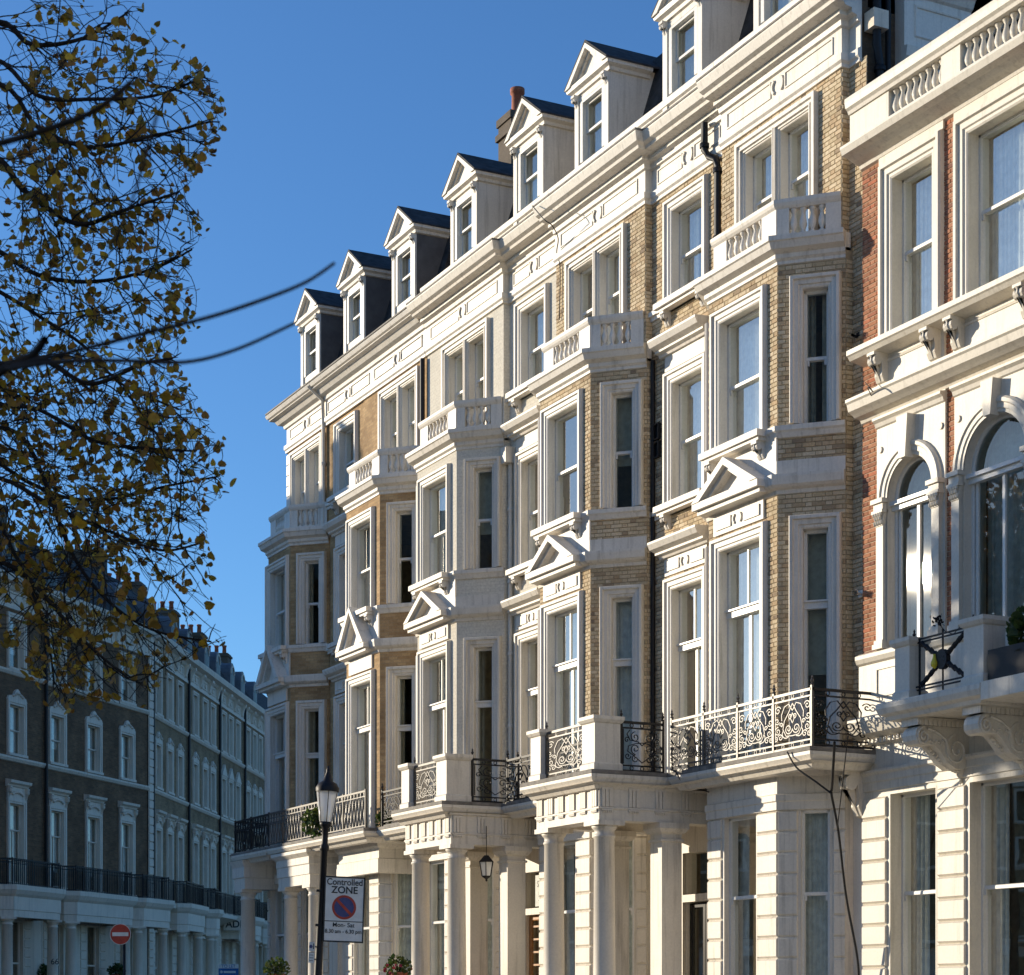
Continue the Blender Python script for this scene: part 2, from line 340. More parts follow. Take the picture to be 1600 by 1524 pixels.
# ---------------------------------------------------------------- bricks
def unit_brick(mat, L):
    m = MB(); c = .004; H = .065; D = .012
    m.v = [(0, 0, 0), (L, 0, 0), (L, 0, H), (0, 0, H), (c, D, c), (L - c, D, c), (L - c, D, H - c), (c, D, H - c)]
    m.f = [(4, 5, 6, 7), (0, 1, 5, 4), (1, 2, 6, 5), (2, 3, 7, 6), (3, 0, 4, 7)]; m.uv = [[(0, 0)] * 4] * 5
    me = m.mesh('brick'); me.materials.append(M[mat]); return me
UB = {}
def bricks(parent, regions, mat, course=.0765, n0=0.0):
    for L in (.215, .1025):
        if (mat, L) not in UB: UB[(mat, L)] = unit_brick(mat, L)
    full, cut = [], []
    for fr, s0, s1, h0, h1, ops in regions:
        rnd = random.Random(int(s0 * 977 + h0 * 31)); k0 = int(math.floor(h0 / course))
        for k in range(k0, int(h1 / course) + 1):
            a, b = k * course + .0055, (k + 1) * course - .006
            if a < h0 - .01 or b > h1 + .01: continue
            s = math.floor(s0 / .3375) * .3375 - (.16875 if k % 2 else 0) - .3375; i = 0
            while s < s1:
                L = .215 if i % 2 == 0 else .1025; i += 1
                spans = [(max(s, s0), min(s + L, s1))]; s += L + .010
                for o in ops:
                    if o[2] < (a + b) / 2 < o[3]:
                        spans = [q for u, v in spans for q in ((u, min(v, o[0])), (max(u, o[1]), v))]
                for u, v in spans:
                    if v - u < .02: continue
                    nn = n0 + rnd.uniform(-.003, .003)
                    if abs(v - u - L) < 1e-4:
                        px, py, z = w2c(*fr.p(u + L / 2, 0, a)); ok = -5 < px < 1605 and -5 < py < 1530
                        full.append(((L * (1 if ok else 0) / z), fr, u, nn, a, L))
                    else: cut.append((fr, u, v, nn, a, b))
    full.sort(key=lambda q: -q[0])
    for _, fr, u, nn, a, L in full[:290]:
        o = link('brick', UB[(mat, L)], parent); o.matrix_local = fr.mat(u, nn, a)
    m = MB(); c = .004; D = .012
    for fr, u, v, nn, a, b in [(fr, u, u + L, nn, a, a + .065) for _, fr, u, nn, a, L in full[290:]] + cut:
        i = len(m.v)
        m.v += [fr.p(u, nn, a), fr.p(v, nn, a), fr.p(v, nn, b), fr.p(u, nn, b), fr.p(u + c, nn + D, a + c), fr.p(v - c, nn + D, a + c), fr.p(v - c, nn + D, b - c), fr.p(u + c, nn + D, b - c)]
        for f in ((4, 5, 6, 7), (0, 1, 5, 4), (1, 2, 6, 5), (2, 3, 7, 6), (3, 0, 4, 7)): m.f.append(tuple(i + q for q in f)); m.uv.append([(0, 0)] * 4)
    if m.v: o = m.build('brickwork', mat, parent); o['kind'] = 'stuff'

# ---------------------------------------------------------------- small shared pieces
def lathe_mesh(name, prof, mat, seg=14):
    m = MB(); m.lathe((0, 0), prof, seg); me = m.mesh(name, True); me.materials.append(M[mat]); return me
BALP = [(.058, 0), (.058, .035), (.03, .045), (.028, .08), (.055, .13), (.068, .19), (.058, .25), (.034, .33), (.028, .38), (.045, .40), (.045, .42), (.058, .43), (.058, .47)]
BAL = {k: lathe_mesh('baluster', BALP, k) for k in ('white', 'cream', 'warm')}
def baluster(parent, x, y, z, mat='white', k=1.0):
    o = link('baluster', BAL[mat], parent, (x, y, z)); o.scale = (1, 1, k); return o
BLK = {}
def stone_block(parent, fr, s0, s1, h0, h1, mat, n=0.0, pr=.035):
    L = round(s1 - s0, 3); H = round(h1 - h0, 3); key = (L, H, mat, pr)
    if key not in BLK:
        c = .035; m = MB()
        m.v = [(0, 0, 0), (L, 0, 0), (L, 0, H), (0, 0, H), (0, pr * .3, c * .6), (L, pr * .3, c * .6), (L, pr * .3, H - c * .6), (0, pr * .3, H - c * .6)]
        m.v = [(0, 0, 0), (L, 0, 0), (L, 0, H), (0, 0, H), (c * .3, pr, c), (L - c * .3, pr, c), (L - c * .3, pr, H - c), (c * .3, pr, H - c)]
        m.f = [(4, 5, 6, 7), (0, 1, 5, 4), (1, 2, 6, 5), (2, 3, 7, 6), (3, 0, 4, 7)]; m.uv = [[(0, 0)] * 4] * 5
        me = m.mesh('stone_block'); me.materials.append(M[mat]); BLK[key] = me
    o = link('stone_block', BLK[key], parent); o.matrix_local = fr.mat(s0, n, h0); return o
def console(parent, fr, s, h1, mat, wd=.16, ht=.30, pr=.22):
    m = MB(); prof = [(0, h1), (pr, h1), (pr, h1 - .05)]
    for i in range(7):
        a = R(70 - i * 40); prof.append((pr * .72 + .25 * pr * math.cos(a), h1 - .05 - ht * .17 + .17 * ht * math.sin(a)))
    prof += [(pr * .42, h1 - ht * .55), (pr * .45, h1 - ht * .75), (pr * .3, h1 - ht * .95), (.0, h1 - ht)]
    m.nprism(fr, prof, s - wd / 2, s + wd / 2)
    m.nprism(fr, [(a * 1.06 + .004, b) for a, b in prof[2:-1]], s - wd * .12, s + wd * .12)
    return m.build('console', mat, parent)
def roundel(m, fr, s, h, r=.085, n=.03):
    for a0, a1 in ((60, -60), (240, 120)):
        P = [(s + .045 * (1 if a0 == 60 else -1) + rr * .95 * math.cos(R(a0 + (a1 - a0) * i / 6)), h + rr * math.sin(R(a0 + (a1 - a0) * i / 6))) for rr, rng in ((r, range(7)), (r * .68, range(6, -1, -1))) for i in rng]
        m.fprism(fr, P, 0, n)
def column(parent, x, y, h0, h1, r, mat='white'):
    m = MB(); t = .0
    prof = [(r, h0), (r * .985, h0 + (h1 - h0) * .4), (r * .88, h1 - .30), (r * .97, h1 - .29), (r * .97, h1 - .25), (r * .88, h1 - .24), (r * .88, h1 - .17), (r * 1.0, h1 - .15), (r * 1.22, h1 - .08)]
    m.lathe((x, y), prof, 28); a = r * 1.32
    o = m.build('column', mat, parent, True)
    m = MB(); m.box(x - a, x + a, y - a, y + a, h1 - .085, h1); m.build('capital', mat, o)
    return o
def pillar(parent, x0, x1, y0, y1, h0, h1, mat='white'):
    m = MB(); m.box(x0 + .006, x1 - .006, y0 + .006, y1 - .006, h0, h1 - .25)
    m.sweep([(x1, y0), (x0, y0), (x0, y1), (x1, y1)], [(0, h0), (0, h1 - .34), (.03, h1 - .33), (.03, h1 - .29), (.0, h1 - .28), (0, h1 - .2), (.05, h1 - .17), (.10, h1 - .1), (.10, h1), (0, h1)], True)
    return m.build('pillar', mat, parent)

# wrought-iron scroll panel (unit: 1 wide, .82 high) -------------------------------------------------
def spiral(cx, cz, r, turns, a0, sgn, n=26):
    return [(cx + r * (1 - .85 * i / n) * math.cos(a0 + sgn * turns * 2 * math.pi * i / n), cz + r * (1 - .85 * i / n) * math.sin(a0 + sgn * turns * 2 * math.pi * i / n)) for i in range(n + 1)]
def scroll_mesh(kind):
    m = MB()
    def tb(P, wd=.009, th=.008):
        P = [Vector(p) for p in P]; n = len(P); i = len(m.v)
        for k, p in enumerate(P):
            d = (P[min(k + 1, n - 1)] - P[max(k - 1, 0)]).normalized(); q = Vector((-d.y, d.x)) * wd
            m.v += [(p.x + q.x, -th, p.y + q.y), (p.x + q.x, th, p.y + q.y), (p.x - q.x, th, p.y - q.y), (p.x - q.x, -th, p.y - q.y)]
        for k in range(n - 1):
            for e in range(4): m.f.append((i + k * 4 + e, i + k * 4 + (e + 1) % 4, i + k * 4 + 4 + (e + 1) % 4, i + k * 4 + 4 + e)); m.uv.append([(0, 0)] * 4)
    for sg in (-1, 1):
        X = lambda x: .5 + sg * x
        sp = lambda cx, cz, r, t, a, s: tb([(X(p), q) for p, q in spiral(cx, cz, r, t, a, s)])
        if kind == 'a':
            sp(.105, .26, .105, 1.6, R(180), 1); sp(.21, .22, .16, .55, R(-150), 1)
            tb([(X(0.0), .12), (X(.17), .13), (X(.26), .27), (X(.22), .43), (X(.1), .58), (X(0), .74)])
            tb([(X(.0), .60), (X(.1), .74), (X(.22), .70), (X(.3), .55), (X(.29), .44)])
            sp(.4, .65, .085, 1.4, R(160), -1); sp(.42, .45, .07, 1.3, R(200), 1); sp(.40, .25, .085, 1.5, R(100), -1); sp(.33, .12, .07, 1.3, R(20), 1)
            sp(.06, .50, .05, 1.1, R(-90), 1); sp(.30, .36, .05, 1.2, R(0), 1); sp(.45, .10, .05, 1.2, R(90), 1)
            tb([(X(.0), .36), (X(.05), .45), (X(.0), .56)]); tb([(X(.47), .05), (X(.47), .78)])
        else:
            sp(.17, .62, .12, 1.4, R(90), -1); sp(.17, .36, .12, 1.4, R(-90), 1); sp(.17, .14, .09, 1.3, R(90), -1)
            tb([(X(.0), .44), (X(.1), .52), (X(.3), .55), (X(.38), .68), (X(.3), .78)]); tb([(X(.0), .5), (X(.16), .48), (X(.34), .42), (X(.36), .3), (X(.22), .22), (X(0), .06)])
            sp(.36, .2, .08, 1.2, R(180), 1); sp(.38, .55, .07, 1.2, R(180), -1)
            tb([(X(.47), .03), (X(.47), .79)])
    me = m.mesh('scroll_panel'); return me
SCR = {}
def scroll(kind, mat):
    if (kind, mat) not in SCR:
        me = scroll_mesh(kind); me.materials.append(M[mat]); SCR[(kind, mat)] = me
    return SCR[(kind, mat)]
def finial(m, x, y, z, k=1.0): m.lathe((x, y), [(.022 * k, z), (.035 * k, z + .02 * k), (.012 * k, z + .04 * k), (.034 * k, z + .075 * k), (.012 * k, z + .11 * k), (.02 * k, z + .125 * k), (.001, z + .17 * k)], 8)
def scroll_railing(parent, fr, s0, s1, h0, h1, npan, kind='a', mat='railiron', posts=(True, True), n=0):
    m = MB()
    for hh, r in ((h1, .022), (h1 - .10, .013), (h0 + .12, .013), (h0 + .03, .016)): m.fbox(fr, s0, s1, n - r, n + r, hh - r, hh + r)
    L = (s1 - s0) / npan
    for i in range(npan + 1):
        if (i == 0 and not posts[0]) or (i == npan and not posts[1]): continue
        x = s0 + L * i; m.fbox(fr, x - .022, x + .022, n - .022, n + .022, h0, h1 + .06); q = fr.xy(x, n); finial(m, q[0], q[1], h1 + .06)
    for i in range(npan):
        for j in range(3):
            for hh in (h1 - .05, h0 + .075):
                x = s0 + L * (i + (j + 1) / 4); m.shsweep(fr, arc_pts(x, hh, .028, 8, 360, 45), [(0, n - .008), (.012, n - .008), (.012, n + .008), (0, n + .008)], True)
    o = m.build('railing', mat, parent)
    for i in range(npan):
        p = link('scroll_panel', scroll(kind, mat), o)
        p.matrix_local = fr.mat(s0 + L * i + .02, n, h0 + .13) @ Matrix.Diagonal((L - .04, 1, (h1 - h0 - .24) / .80, 1))
    return o
def bar_railing(parent, path, h0, h1, mat='iron', step=.10, wavy=True):
    m = MB()
    for (a, b) in zip(path, path[1:]):
        a, b = Vector(a), Vector(b); L = (b - a).length; fr = Fr(a, b - a)
        for hh, r in ((h1, .022), (h0 + .06, .014), (h1 - .12, .012)): m.fbox(fr, 0, L, -r, r, hh - r, hh + r)
        k = int(L / step)
        for i in range(k + 1):
            s = L * i / k
            if i % 14 == 0: m.fbox(fr, s - .02, s + .02, -.02, .02, h0, h1 + .05)
            elif wavy:
                m.tube([fr.p(s + .02 * math.sin(t * 9.4 + i * 3.14), 0, h0 + .06 + (h1 - h0 - .08) * t) for t in (0, .17, .33, .5, .67, .83, 1)], .015, 4)
                m.tube([fr.p(s + step * .5 + .03 * math.cos(t * 6.28), 0, h1 - .26 + .03 * math.sin(t * 6.28)) for t in (0, .2, .4, .6, .8, 1)], .012, 4)
            else: m.fbox(fr, s - .009, s + .009, -.009, .009, h0 + .06, h1)
    return m.build('railing', mat, parent)

# ---------------------------------------------------------------- right-hand terrace
XR, XP, XB = 20.0, 19.85, 19.05
def front(x): return Fr((x, 0), (0, 1))
FR, FP, FB = front(XR), front(XP), front(XB)
FWD = [2.15]
def bay_frames(j, depth=XP - XB):
    near = Fr((XP, j), (-depth, depth)); far = Fr((XB, j + .8 + FWD[0]), (depth, depth)); return near, far, math.hypot(depth, depth)
def bay_path(j, o=0): return [(XP + .3, j - 0.0 + .0), (XP, j), (XB, j + .8), (XB, j + .8 + FWD[0]), (XP, j + 1.6 + FWD[0])][1:]
BC = 1.95 # bay window centre from near junction
SIDEC = .50
CORN = [(0, 17.05), (.05, 17.05), (.05, 17.11), (.085, 17.15), (.085, 17.26), (.03, 17.29), (.03, 17.70), (.08, 17.72), (.10, 17.80), (.20, 17.83), (.20, 17.90), (.40, 17.93), (.42, 17.98), (.50, 18.02), (.56, 18.16), (.56, 18.20), (0, 18.24)]
def bay(H, j, brick, mat, seed, parts3d, curt, pedkind='wide', band=True):
    near, far, SL = bay_frames(j); c = j + BC - (2.15 - FWD[0]) / 2; f0, f1 = j + .8, j + .8 + FWD[0]
    ops1 = (c - .62, c + .62, 5.65, 9.42); ops2 = (c - .62, c + .62, 11.18, 13.42)
    so1 = (SIDEC - .21, SIDEC + .21, 5.65, 9.42); so2 = (SIDEC - .21, SIDEC + .21, 11.18, 13.42)
    m = MB()
    m.wall(FB, f0, f1, 5.55, 14.0, [ops1, ops2])
    m.wall(near, 0, SL, 5.55, 14.0, [so1, so2]); m.wall(far, 0, SL, 5.55, 14.0, [(SL - so1[1], SL - so1[0], *so1[2:]), (SL - so2[1], SL - so2[0], *so2[2:])])
    rt = Fr((XR + .03, j), (-1, 0)); m.wall(rt, 0, XR + .03 - XP, 5.4, 14.05); m.wall(Fr((XP, j + 1.6 + FWD[0]), (1, 0)), 0, XR + .03 - XP, 5.4, 14.05)
    m.build('bay_wall', brick, H)
    if parts3d is not None: parts3d.append((rt, .03, XR + .03 - XP, 5.63, 13.88, []))
    if parts3d is not None:
        e = .21; parts3d.append((FB, f0 + .004, f1 - .004, 5.63, 13.88, [(o[0] - e, o[1] + e, o[2], o[3] + e) for o in (ops1, ops2)] + [(f0 - 1, f1 + 1, 10.02, 11.18)]))
        parts3d.append((near, .004, SL - .004, 5.63, 13.88, [(o[0] - e, o[1] + e, o[2], o[3] + e) for o in (so1, so2)] + [(-1, 3, 10.02, 10.58), (-1, 3, 10.98, 11.18)]))
    sash_window(H, FB, c, 1.24, 5.68, 9.42, 8.30, mat=mat, bars=(1, 1), transom=True, cur=curt[0])
    sash_window(H, FB, c, 1.24, 11.18, 13.42, 12.28, mat=mat, cur=curt[1], arch=.235)
    for fr, sc in ((near, SIDEC), (far, SL - SIDEC)):
        sash_window(H, fr, sc, .42, 5.68, 9.42, 8.15, mat=mat, arch=.235, transom=True, pr=1.3, depth=.26, cur=curt[2])
        sash_window(H, fr, sc, .42, 11.18, 13.42, 12.28, mat=mat, arch=.225, pr=1.3, depth=.26, cur=curt[3])
    # first-floor lintel panel with roundel, pediment
    if pedkind == 'wide':
        m = MB(); m.fbox(FB, c - .78, c + .78, 0, .05, 9.71, 10.06)
        for a, b in ((c - .68, c - .2), (c + .2, c + .68)): m.fbox(FB, a, b, .05, .075, 9.79, 9.98)
        f2 = front(XB - .05); roundel(m, f2, c, 9.885, .10, .03)
    else:
        m = MB(); m.fbox(FB, c - .74, c + .74, 0, .05, 9.71, 10.06)
    m.build('lintel_panel', mat, H)
    m = MB(); pr_ = [(0, 10.02), (.06, 10.03), (.08, 10.09), (.20, 10.12), (.27, 10.16), (.30, 10.28), (.30, 10.33), (0, 10.36)]
    m.sweep(bay_path(j), [(a * .62, b) for a, b in pr_])
    if band: m.sweep(bay_path(j), [(.005, 10.34), (.035, 10.35), (.035, 10.585), (0, 10.59)])
    m.build('string_course', mat, H)
    m = MB(); hw, ap = (.98, 10.90) if pedkind == 'wide' else (.86, 11.3)
    fq = front(XB)
    m.fprism(fq, [(c - hw, 10.10), (c + hw, 10.10), (c + hw, 10.18), (c - hw, 10.18)], 0, .26); m.fprism(fq, [(c - hw - .05, 10.18), (c + hw + .05, 10.18), (c + hw + .05, 10.30), (c - hw - .05, 10.30)], 0, .34)
    m.fprism(fq, [(c - hw + .1, 10.28), (c + hw - .1, 10.28), (c, ap - .12)], 0, .12)
    for sg in (-1, 1):
        e = c + sg * (hw + .05)
        m.fprism(fq, [(e, 10.30), (c, ap), (c, ap - .13), (e - sg * .24, 10.30)], 0, .36); m.fprism(fq, [(e - sg * .24, 10.30), (c, ap - .13), (c, ap - .21), (e - sg * .40, 10.30)], 0, .27)
    m.build('pediment', mat, H)
    # apron, sill and consoles under the second-floor window
    m = MB(); m.fbox(FB, f0 + .0, f1 - .0, .0, .04, 10.36, 11.0); m.build('apron', mat, H)
    m = MB(); m.sweep(bay_path(j), [(0, 10.96), (.04, 10.97), (.07, 11.05), (.10, 11.08), (.10, 11.16), (0, 11.18)]); m.fbox(FB, c - .92, c + .92, .0, .27, 11.06, 11.17); m.fbox(FB, c - .88, c + .88, .0, .22, 11.0, 11.06)
    m.build('sill', mat, H)
    for sg in (-1, 1): console(H, FB, c + sg * .74, 11.0, mat)
    # bay cornice + balustraded parapet
    m = MB(); m.sweep(bay_path(j), [(0, 13.86), (.03, 13.87), (.03, 13.92), (.08, 13.96), (.08, 14.03), (.20, 14.08), (.24, 14.18), (.27, 14.20), (.27, 14.28), (.0, 14.31)])
    m.prism([(XP + .1, j), (XP, j), (XB, j + .8), (XB, f1), (XP, f1 + .8), (XP + .1, f1 + .8)], 14.0, 14.30); m.build('bay_cornice', mat, H)
    m = MB(); P = [(XP, j + .12), (XB + .05, j + .92), (XB + .05, f1 - .12), (XP, f1 + .68)]
    m.sweep(P, [(-.11, 14.30), (.04, 14.30), (.04, 14.40), (-.11, 14.40)]); m.sweep(P, [(-.12, 14.84), (.03, 14.84), (.06, 14.88), (.08, 14.93), (.08, 14.99), (-.14, 14.99), (-.12, 14.84)])
    ff = front(XB + .05)
    for a, b in ((j + .92, j + 1.32), (f1 - .5, f1 - .12)): m.fbox(ff, a - .03, b, -.10, .03, 14.40, 14.84)
    n2 = Fr(P[0], Vector(P[1]) - Vector(P[0])); L2 = (Vector(P[1]) - Vector(P[0])).length; n3 = Fr(P[2], Vector(P[3]) - Vector(P[2]))
    for fr in (n2, n3):
        for a, b in ((0, .26), (L2 - .22, L2)): m.fbox(fr, a, b, -.10, .03, 14.40, 14.84)
    PP = m.build('parapet', mat, H)
    for i in range(6): q = ff.xy(j + 1.32 + (f1 - j - 1.82) * (i + .5) / 6, -.04); baluster(PP, q[0], q[1], 14.40, mat, .94)
    for fr in (n2, n3):
        for i in range(4): q = fr.xy(.33 + i * .16, -.04); baluster(PP, q[0], q[1], 14.40, mat, .94)
def gf_bay(H, j, mat, first=True, xo=0.0):
    "rusticated ground floor under the bay with its fascia"
    near, far, SL = bay_frames(j); c = j + BC - (2.15 - FWD[0]) / 2; f0, f1 = j + .8, j + .8 + FWD[0]
    op = (c - .50, c + .50, 1.35, 4.74); so = (SIDEC - .24, SIDEC + .24, 1.35, 4.74)
    m = MB(); m.wall(FB, f0, f1, 0, 5.42, [op]); m.wall(near, 0, SL, 0, 5.42, [so]); m.wall(far, 0, SL, 0, 5.42, [(SL - so[1], SL - so[0], *so[2:])]); m.wall(Fr((XR + .03, j), (-1, 0)), 0, XR + .03 - XP, 0, 5.45); m.wall(Fr((XP, j + 1.6 + FWD[0]), (1, 0)), 0, XR + .03 - XP, 0, 5.45); m.build('ground_floor_wall', mat, H)
    sash_window(H, FB, c, 1.0, 1.35, 4.74, 3.34, mat=mat, archit=False, cur='sides', depth=.26)
    for fr, sc in ((near, SIDEC), (far, SL - SIDEC)): sash_window(H, fr, sc, .48, 1.35, 4.74, 3.34, mat=mat, archit=False, cur='net', depth=.2)
    h = 4.74; k = 0
    while h > .9:
        for fr, a, b in ((FB, f0, op[0] - .06), (FB, op[1] + .06, f1), (near, 0, so[0] - .06), (near, so[1] + .06, SL), (far, 0, SL - so[1] - .06), (far, SL - so[0] + .06, SL)): stone_block(H, fr, a, b, h - .353, h, mat)
        h -= .353
    m = MB(); m.sweep(bay_path(j), [(0, 4.745), (.05, 4.75), (.05, 4.88), (.07, 4.90), (.07, 5.0), (.03, 5.02), (.03, 5.30), (.08, 5.33), (.13, 5.40), (0, 5.42)]); m.build('fascia', mat, H)
def r_column(H, y0, y1, c, brick, mat, parts3d, curt, x=XR, gf=True):
    fr = front(x); o1, o2, o3 = (c - .53, c + .53, 5.65, 9.42), (c - .53, c + .53, 11.05, 13.38), (c - .53, c + .53, 14.95, 16.68)
    m = MB(); m.wall(fr, y0, y1, 5.4, 17.1, [o1, o2, o3]); m.build('wall', brick, H)
    if parts3d is not None: parts3d.append((fr, y0, y1, 5.63, 17.05, [(o[0] - .21, o[1] + .21, o[2], o[3] + .21) for o in (o1, o2, o3)] + [(c - .78, c + .78, 9.7, 10.08)]))
    sash_window(H, fr, c, 1.06, 5.68, 9.42, 8.29, mat=mat, bars=(1, 1), transom=True, cur=curt[0])
    sash_window(H, fr, c, 1.06, 11.05, 13.38, 12.24, mat=mat, cur=curt[1]); sash_window(H, fr, c, 1.06, 14.95, 16.68, 15.79, mat=mat, cur=curt[2])
    m = MB(); m.fbox(fr, c - .76, c + .76, 0, .05, 9.71, 10.05)
    for a, b in ((c - .66, c - .2), (c + .2, c + .66)): m.fbox(fr, a, b, .05, .075, 9.79, 9.98)
    roundel(m, front(x - .05), c, 9.885, .10, .03); m.build('lintel_panel', mat, H)
    for h, wd in ((10.05, .86), (13.93, .86)):
        m = MB(); m.sweep([(x, c - wd), (x - .001, c + wd)], [(0, h), (.10, h), (.12, h + .05), (.20, h + .07), (.20, h + .11), (.32, h + .16), (.37, h + .26), (.37, h + .30), (0, h + .32)]); m.build('window_cornice', mat, H)
    m = MB(); m.fbox(fr, c - .74, c + .74, 0, .05, 13.64, 13.94); m.build('lintel_panel', mat, H)
    for h in (11.04, 14.94):
        m = MB(); m.fbox(fr, c - .84, c + .84, 0, .26, h - .11, h); m.fbox(fr, c - .80, c + .80, 0, .20, h - .17, h - .11); m.fbox(fr, y0, y1, 0, .10, h - .09, h - .003); m.fbox(fr, y0, y1, 0, .05, h - .17, h - .09); m.build('sill', mat, H)
        for sg in (-1, 1): console(H, fr, c + sg * .64, h - .17, mat, .14, .28, .19)
def p_zone(H, y0, y1, c, brick, mat, parts3d, curt, x=XP):
    fr = front(x); os_ = [(c - .12 - .86, c - .12, 14.6, 16.68), (c + .12, c + .98, 14.6, 16.68)]
    m = MB(); m.wall(fr, y0, y1, 13.9, 17.1, os_)
    m.wall(Fr((XR, y0), (-1, 0)), 0, XR - x, 5.5, 17.1); m.wall(Fr((x, y1), (1, 0)), 0, XR - x, 5.5, 17.1); m.build('wall', brick, H)
    if parts3d is not None:
        parts3d.append((fr, y0 + .004, y1, 14.31, 17.05, [(c - 1.2, c + 1.2, 14.2, 16.9)])); parts3d.append((Fr((XR, y0), (-1, 0)), .004, XR - x, 14.31, 17.05, []))
    for k, o in enumerate(os_):
        sash_window(H, fr, (o[0] + o[1]) / 2, .86, 14.6, 16.68, 15.79, mat=mat, arch=.115, cur=curt[k])
    m = MB(); m.shsweep(fr, [(c - 1.09, 14.32), (c - 1.09, 16.80), (c + 1.09, 16.80), (c + 1.09, 14.32)], [(0, 0), (0, .07), (.05, .07), (.06, .11), (.13, .11), (.13, 0)]); m.build('architrave', mat, H)
def top(H, path, mat, segs, prof=CORN, parapet=True):
    m = MB(); m.sweep(path, prof); m.build('cornice', mat, H)
    e = .575 if parapet else .50; m = MB(); m.sweep(path, [(.36, 18.19), (e, 18.19), (e, 18.225), (.36, 18.235), (.36, 18.19)]); m.build('gutter_edge', 'gutterlead', H)
    for x, a, b in segs: # frieze panels with roundel
        fr = front(x - .03); c = (a + b) / 2; m = MB()
        for p, q in ((a + .18, c - .24), (c + .24, b - .18)):
            m.shsweep(fr, [(p, 17.38), (p, 17.62), (q, 17.62), (q, 17.38)], [(0, 0), (0, .02), (.025, .02), (.025, 0)], True)
        roundel(m, fr, c, 17.50, .15, .035); m.build('frieze_panel', mat, H)
    if parapet:
        m = MB(); y0, y1 = path[0][1], path[-1][1]; x = 19.72
        m.sweep([(x, y0), (x, y1)], [(-.22, 18.15), (.0, 18.15), (.0, 18.5), (.05, 18.53), (.07, 18.6), (.07, 18.64), (-.26, 18.66), (-.22, 18.15)]); m.build('roof_parapet', mat, H)
def roof(H, y0, y1, x0=20.15, mat='slate'):
    m = MB(); m.nprism(Fr((0, 0), (0, 1)), [(-x0, 18.0), (-x0, 18.3), (-x0 - .75, 20.7), (-x0 - 3.5, 21.3), (-28, 21.3), (-28, 18.0)], y0, y1); return m.build('mansard_roof', mat, H)
def dormer(H, c, mat, cheek, x=19.74, w_=1.40, hb=18.15, he=20.28, hap=20.95):
    fr = front(x); s0, s1 = c - w_ / 2, c + w_ / 2
    m = MB(); op = (c - .40, c + .40, 18.72, 19.92); m.wall(fr, s0, s1, hb, he, [op])
    for a, b in ((s0, s0 + .16), (s1 - .16, s1)): m.fbox(fr, a, b, 0, .05, hb, 19.98)
    m.fbox(fr, s0, s1, 0, .035, 19.98, 20.06); m.sweep([(x + .9, s0), (x, s0), (x, s1), (x + .9, s1)], [(0, 20.13), (.05, 20.14), (.07, 20.20), (.15, 20.24), (.17, 20.32), (0, 20.33)])
    m.fprism(fr, [(s0, 20.3), (s1, 20.3), (c, hap - .06)], -.05, .04)
    for sg in (-1, 1):
        e = c + sg * (w_ / 2 + .17); m.fprism(fr, [(e, 20.30), (c, hap), (c, hap - .10), (e - sg * .2, 20.31)], 0, .20); m.fprism(fr, [(e - sg * .2, 20.30), (c, hap - .10), (c, hap - .17), (e - sg * .33, 20.31)], 0, .10)
    D = m.build('dormer', mat, H)
    for sg, s in ((-1, s0 + .08), (1, s1 - .08)): console(D, fr, s, 20.13, mat, .13, .26, .15)
    for s in (s0, s1): m = MB(); m.poly([(x + .001, s, hb), (x + 1.9, s, hb), (x + 1.9, s, he + .02), (x + .001, s, he + .02)]); m.build('cheek', cheek, D)
    m = MB(); e = w_ / 2 + .18
    for sg in (-1, 1):
        A = [(x - .2, c + sg * e, 20.30), (x + 2.0, c + sg * e, 20.30), (x + 2.0, c, hap + .02), (x - .2, c, hap + .02)]; B = [(p[0], p[1], p[2] + .04) for p in A]
        m.poly(A); m.poly(B)
        for i in range(4): m.poly([A[i], A[(i + 1) % 4], B[(i + 1) % 4], B[i]])
    m.build('dormer_roof', 'slate', D)
    s0, s1 = c - .40, c + .40; m = MB(); m.shsweep(fr, [(s0, 18.72), (s0, 19.92), (s1, 19.92), (s1, 18.72)], [(0, -.2), (0, .03), (.1, .03), (.1, 0)]); 
    for a, b, n in ((18.72, 19.36, -.15), (19.30, 19.92, -.1)): m.shsweep(fr, [(s0 + .05, a + .05), (s0 + .05, b - .05), (s1 - .05, b - .05), (s1 - .05, a + .05)], [(0, n), (0, n + .04), (.05, n + .04), (.05, n)], True)
    m.build('sash', 'sash', D)
    m = MB(); m.wall(fr, s0, s1, 18.72, 19.92, n=-.12); m.build('pane', 'glass', D)
    curtain(fr, s0 - .05, s1 + .05, -.24, 18.72, 19.5 if random.random() < .5 else 19.92, 'blind' if random.random() < .5 else 'net', D, .02, int(c * 10))
def interior(H, y0, y1, bays):
    m = MB(); m.box(23.0, 23.3, y0, y1, 0, 18)
    for y in (y0 + .02, y1 - .12): m.box(XR + .02, 23, y, y + .1, 0, 18)
    for h in (.9, 5.45, 10.55, 14.2, 17.2):
        pts = [(23, y0 + .15)]
        pts += [(XR + .1, y0 + .15)]
        for j in (bays if 5 < h < 11 else ()): pts += [(XP + .12, j + .2), (XB + .15, j + .95), (XB + .15, j + 2.8), (XP + .12, j + 3.55)]
        pts += [(XR + .1, y1 - .15), (23, y1 - .15)]
        m.prism(pts, h - .15, h + .02)
    m.build('interior', 'room', H)
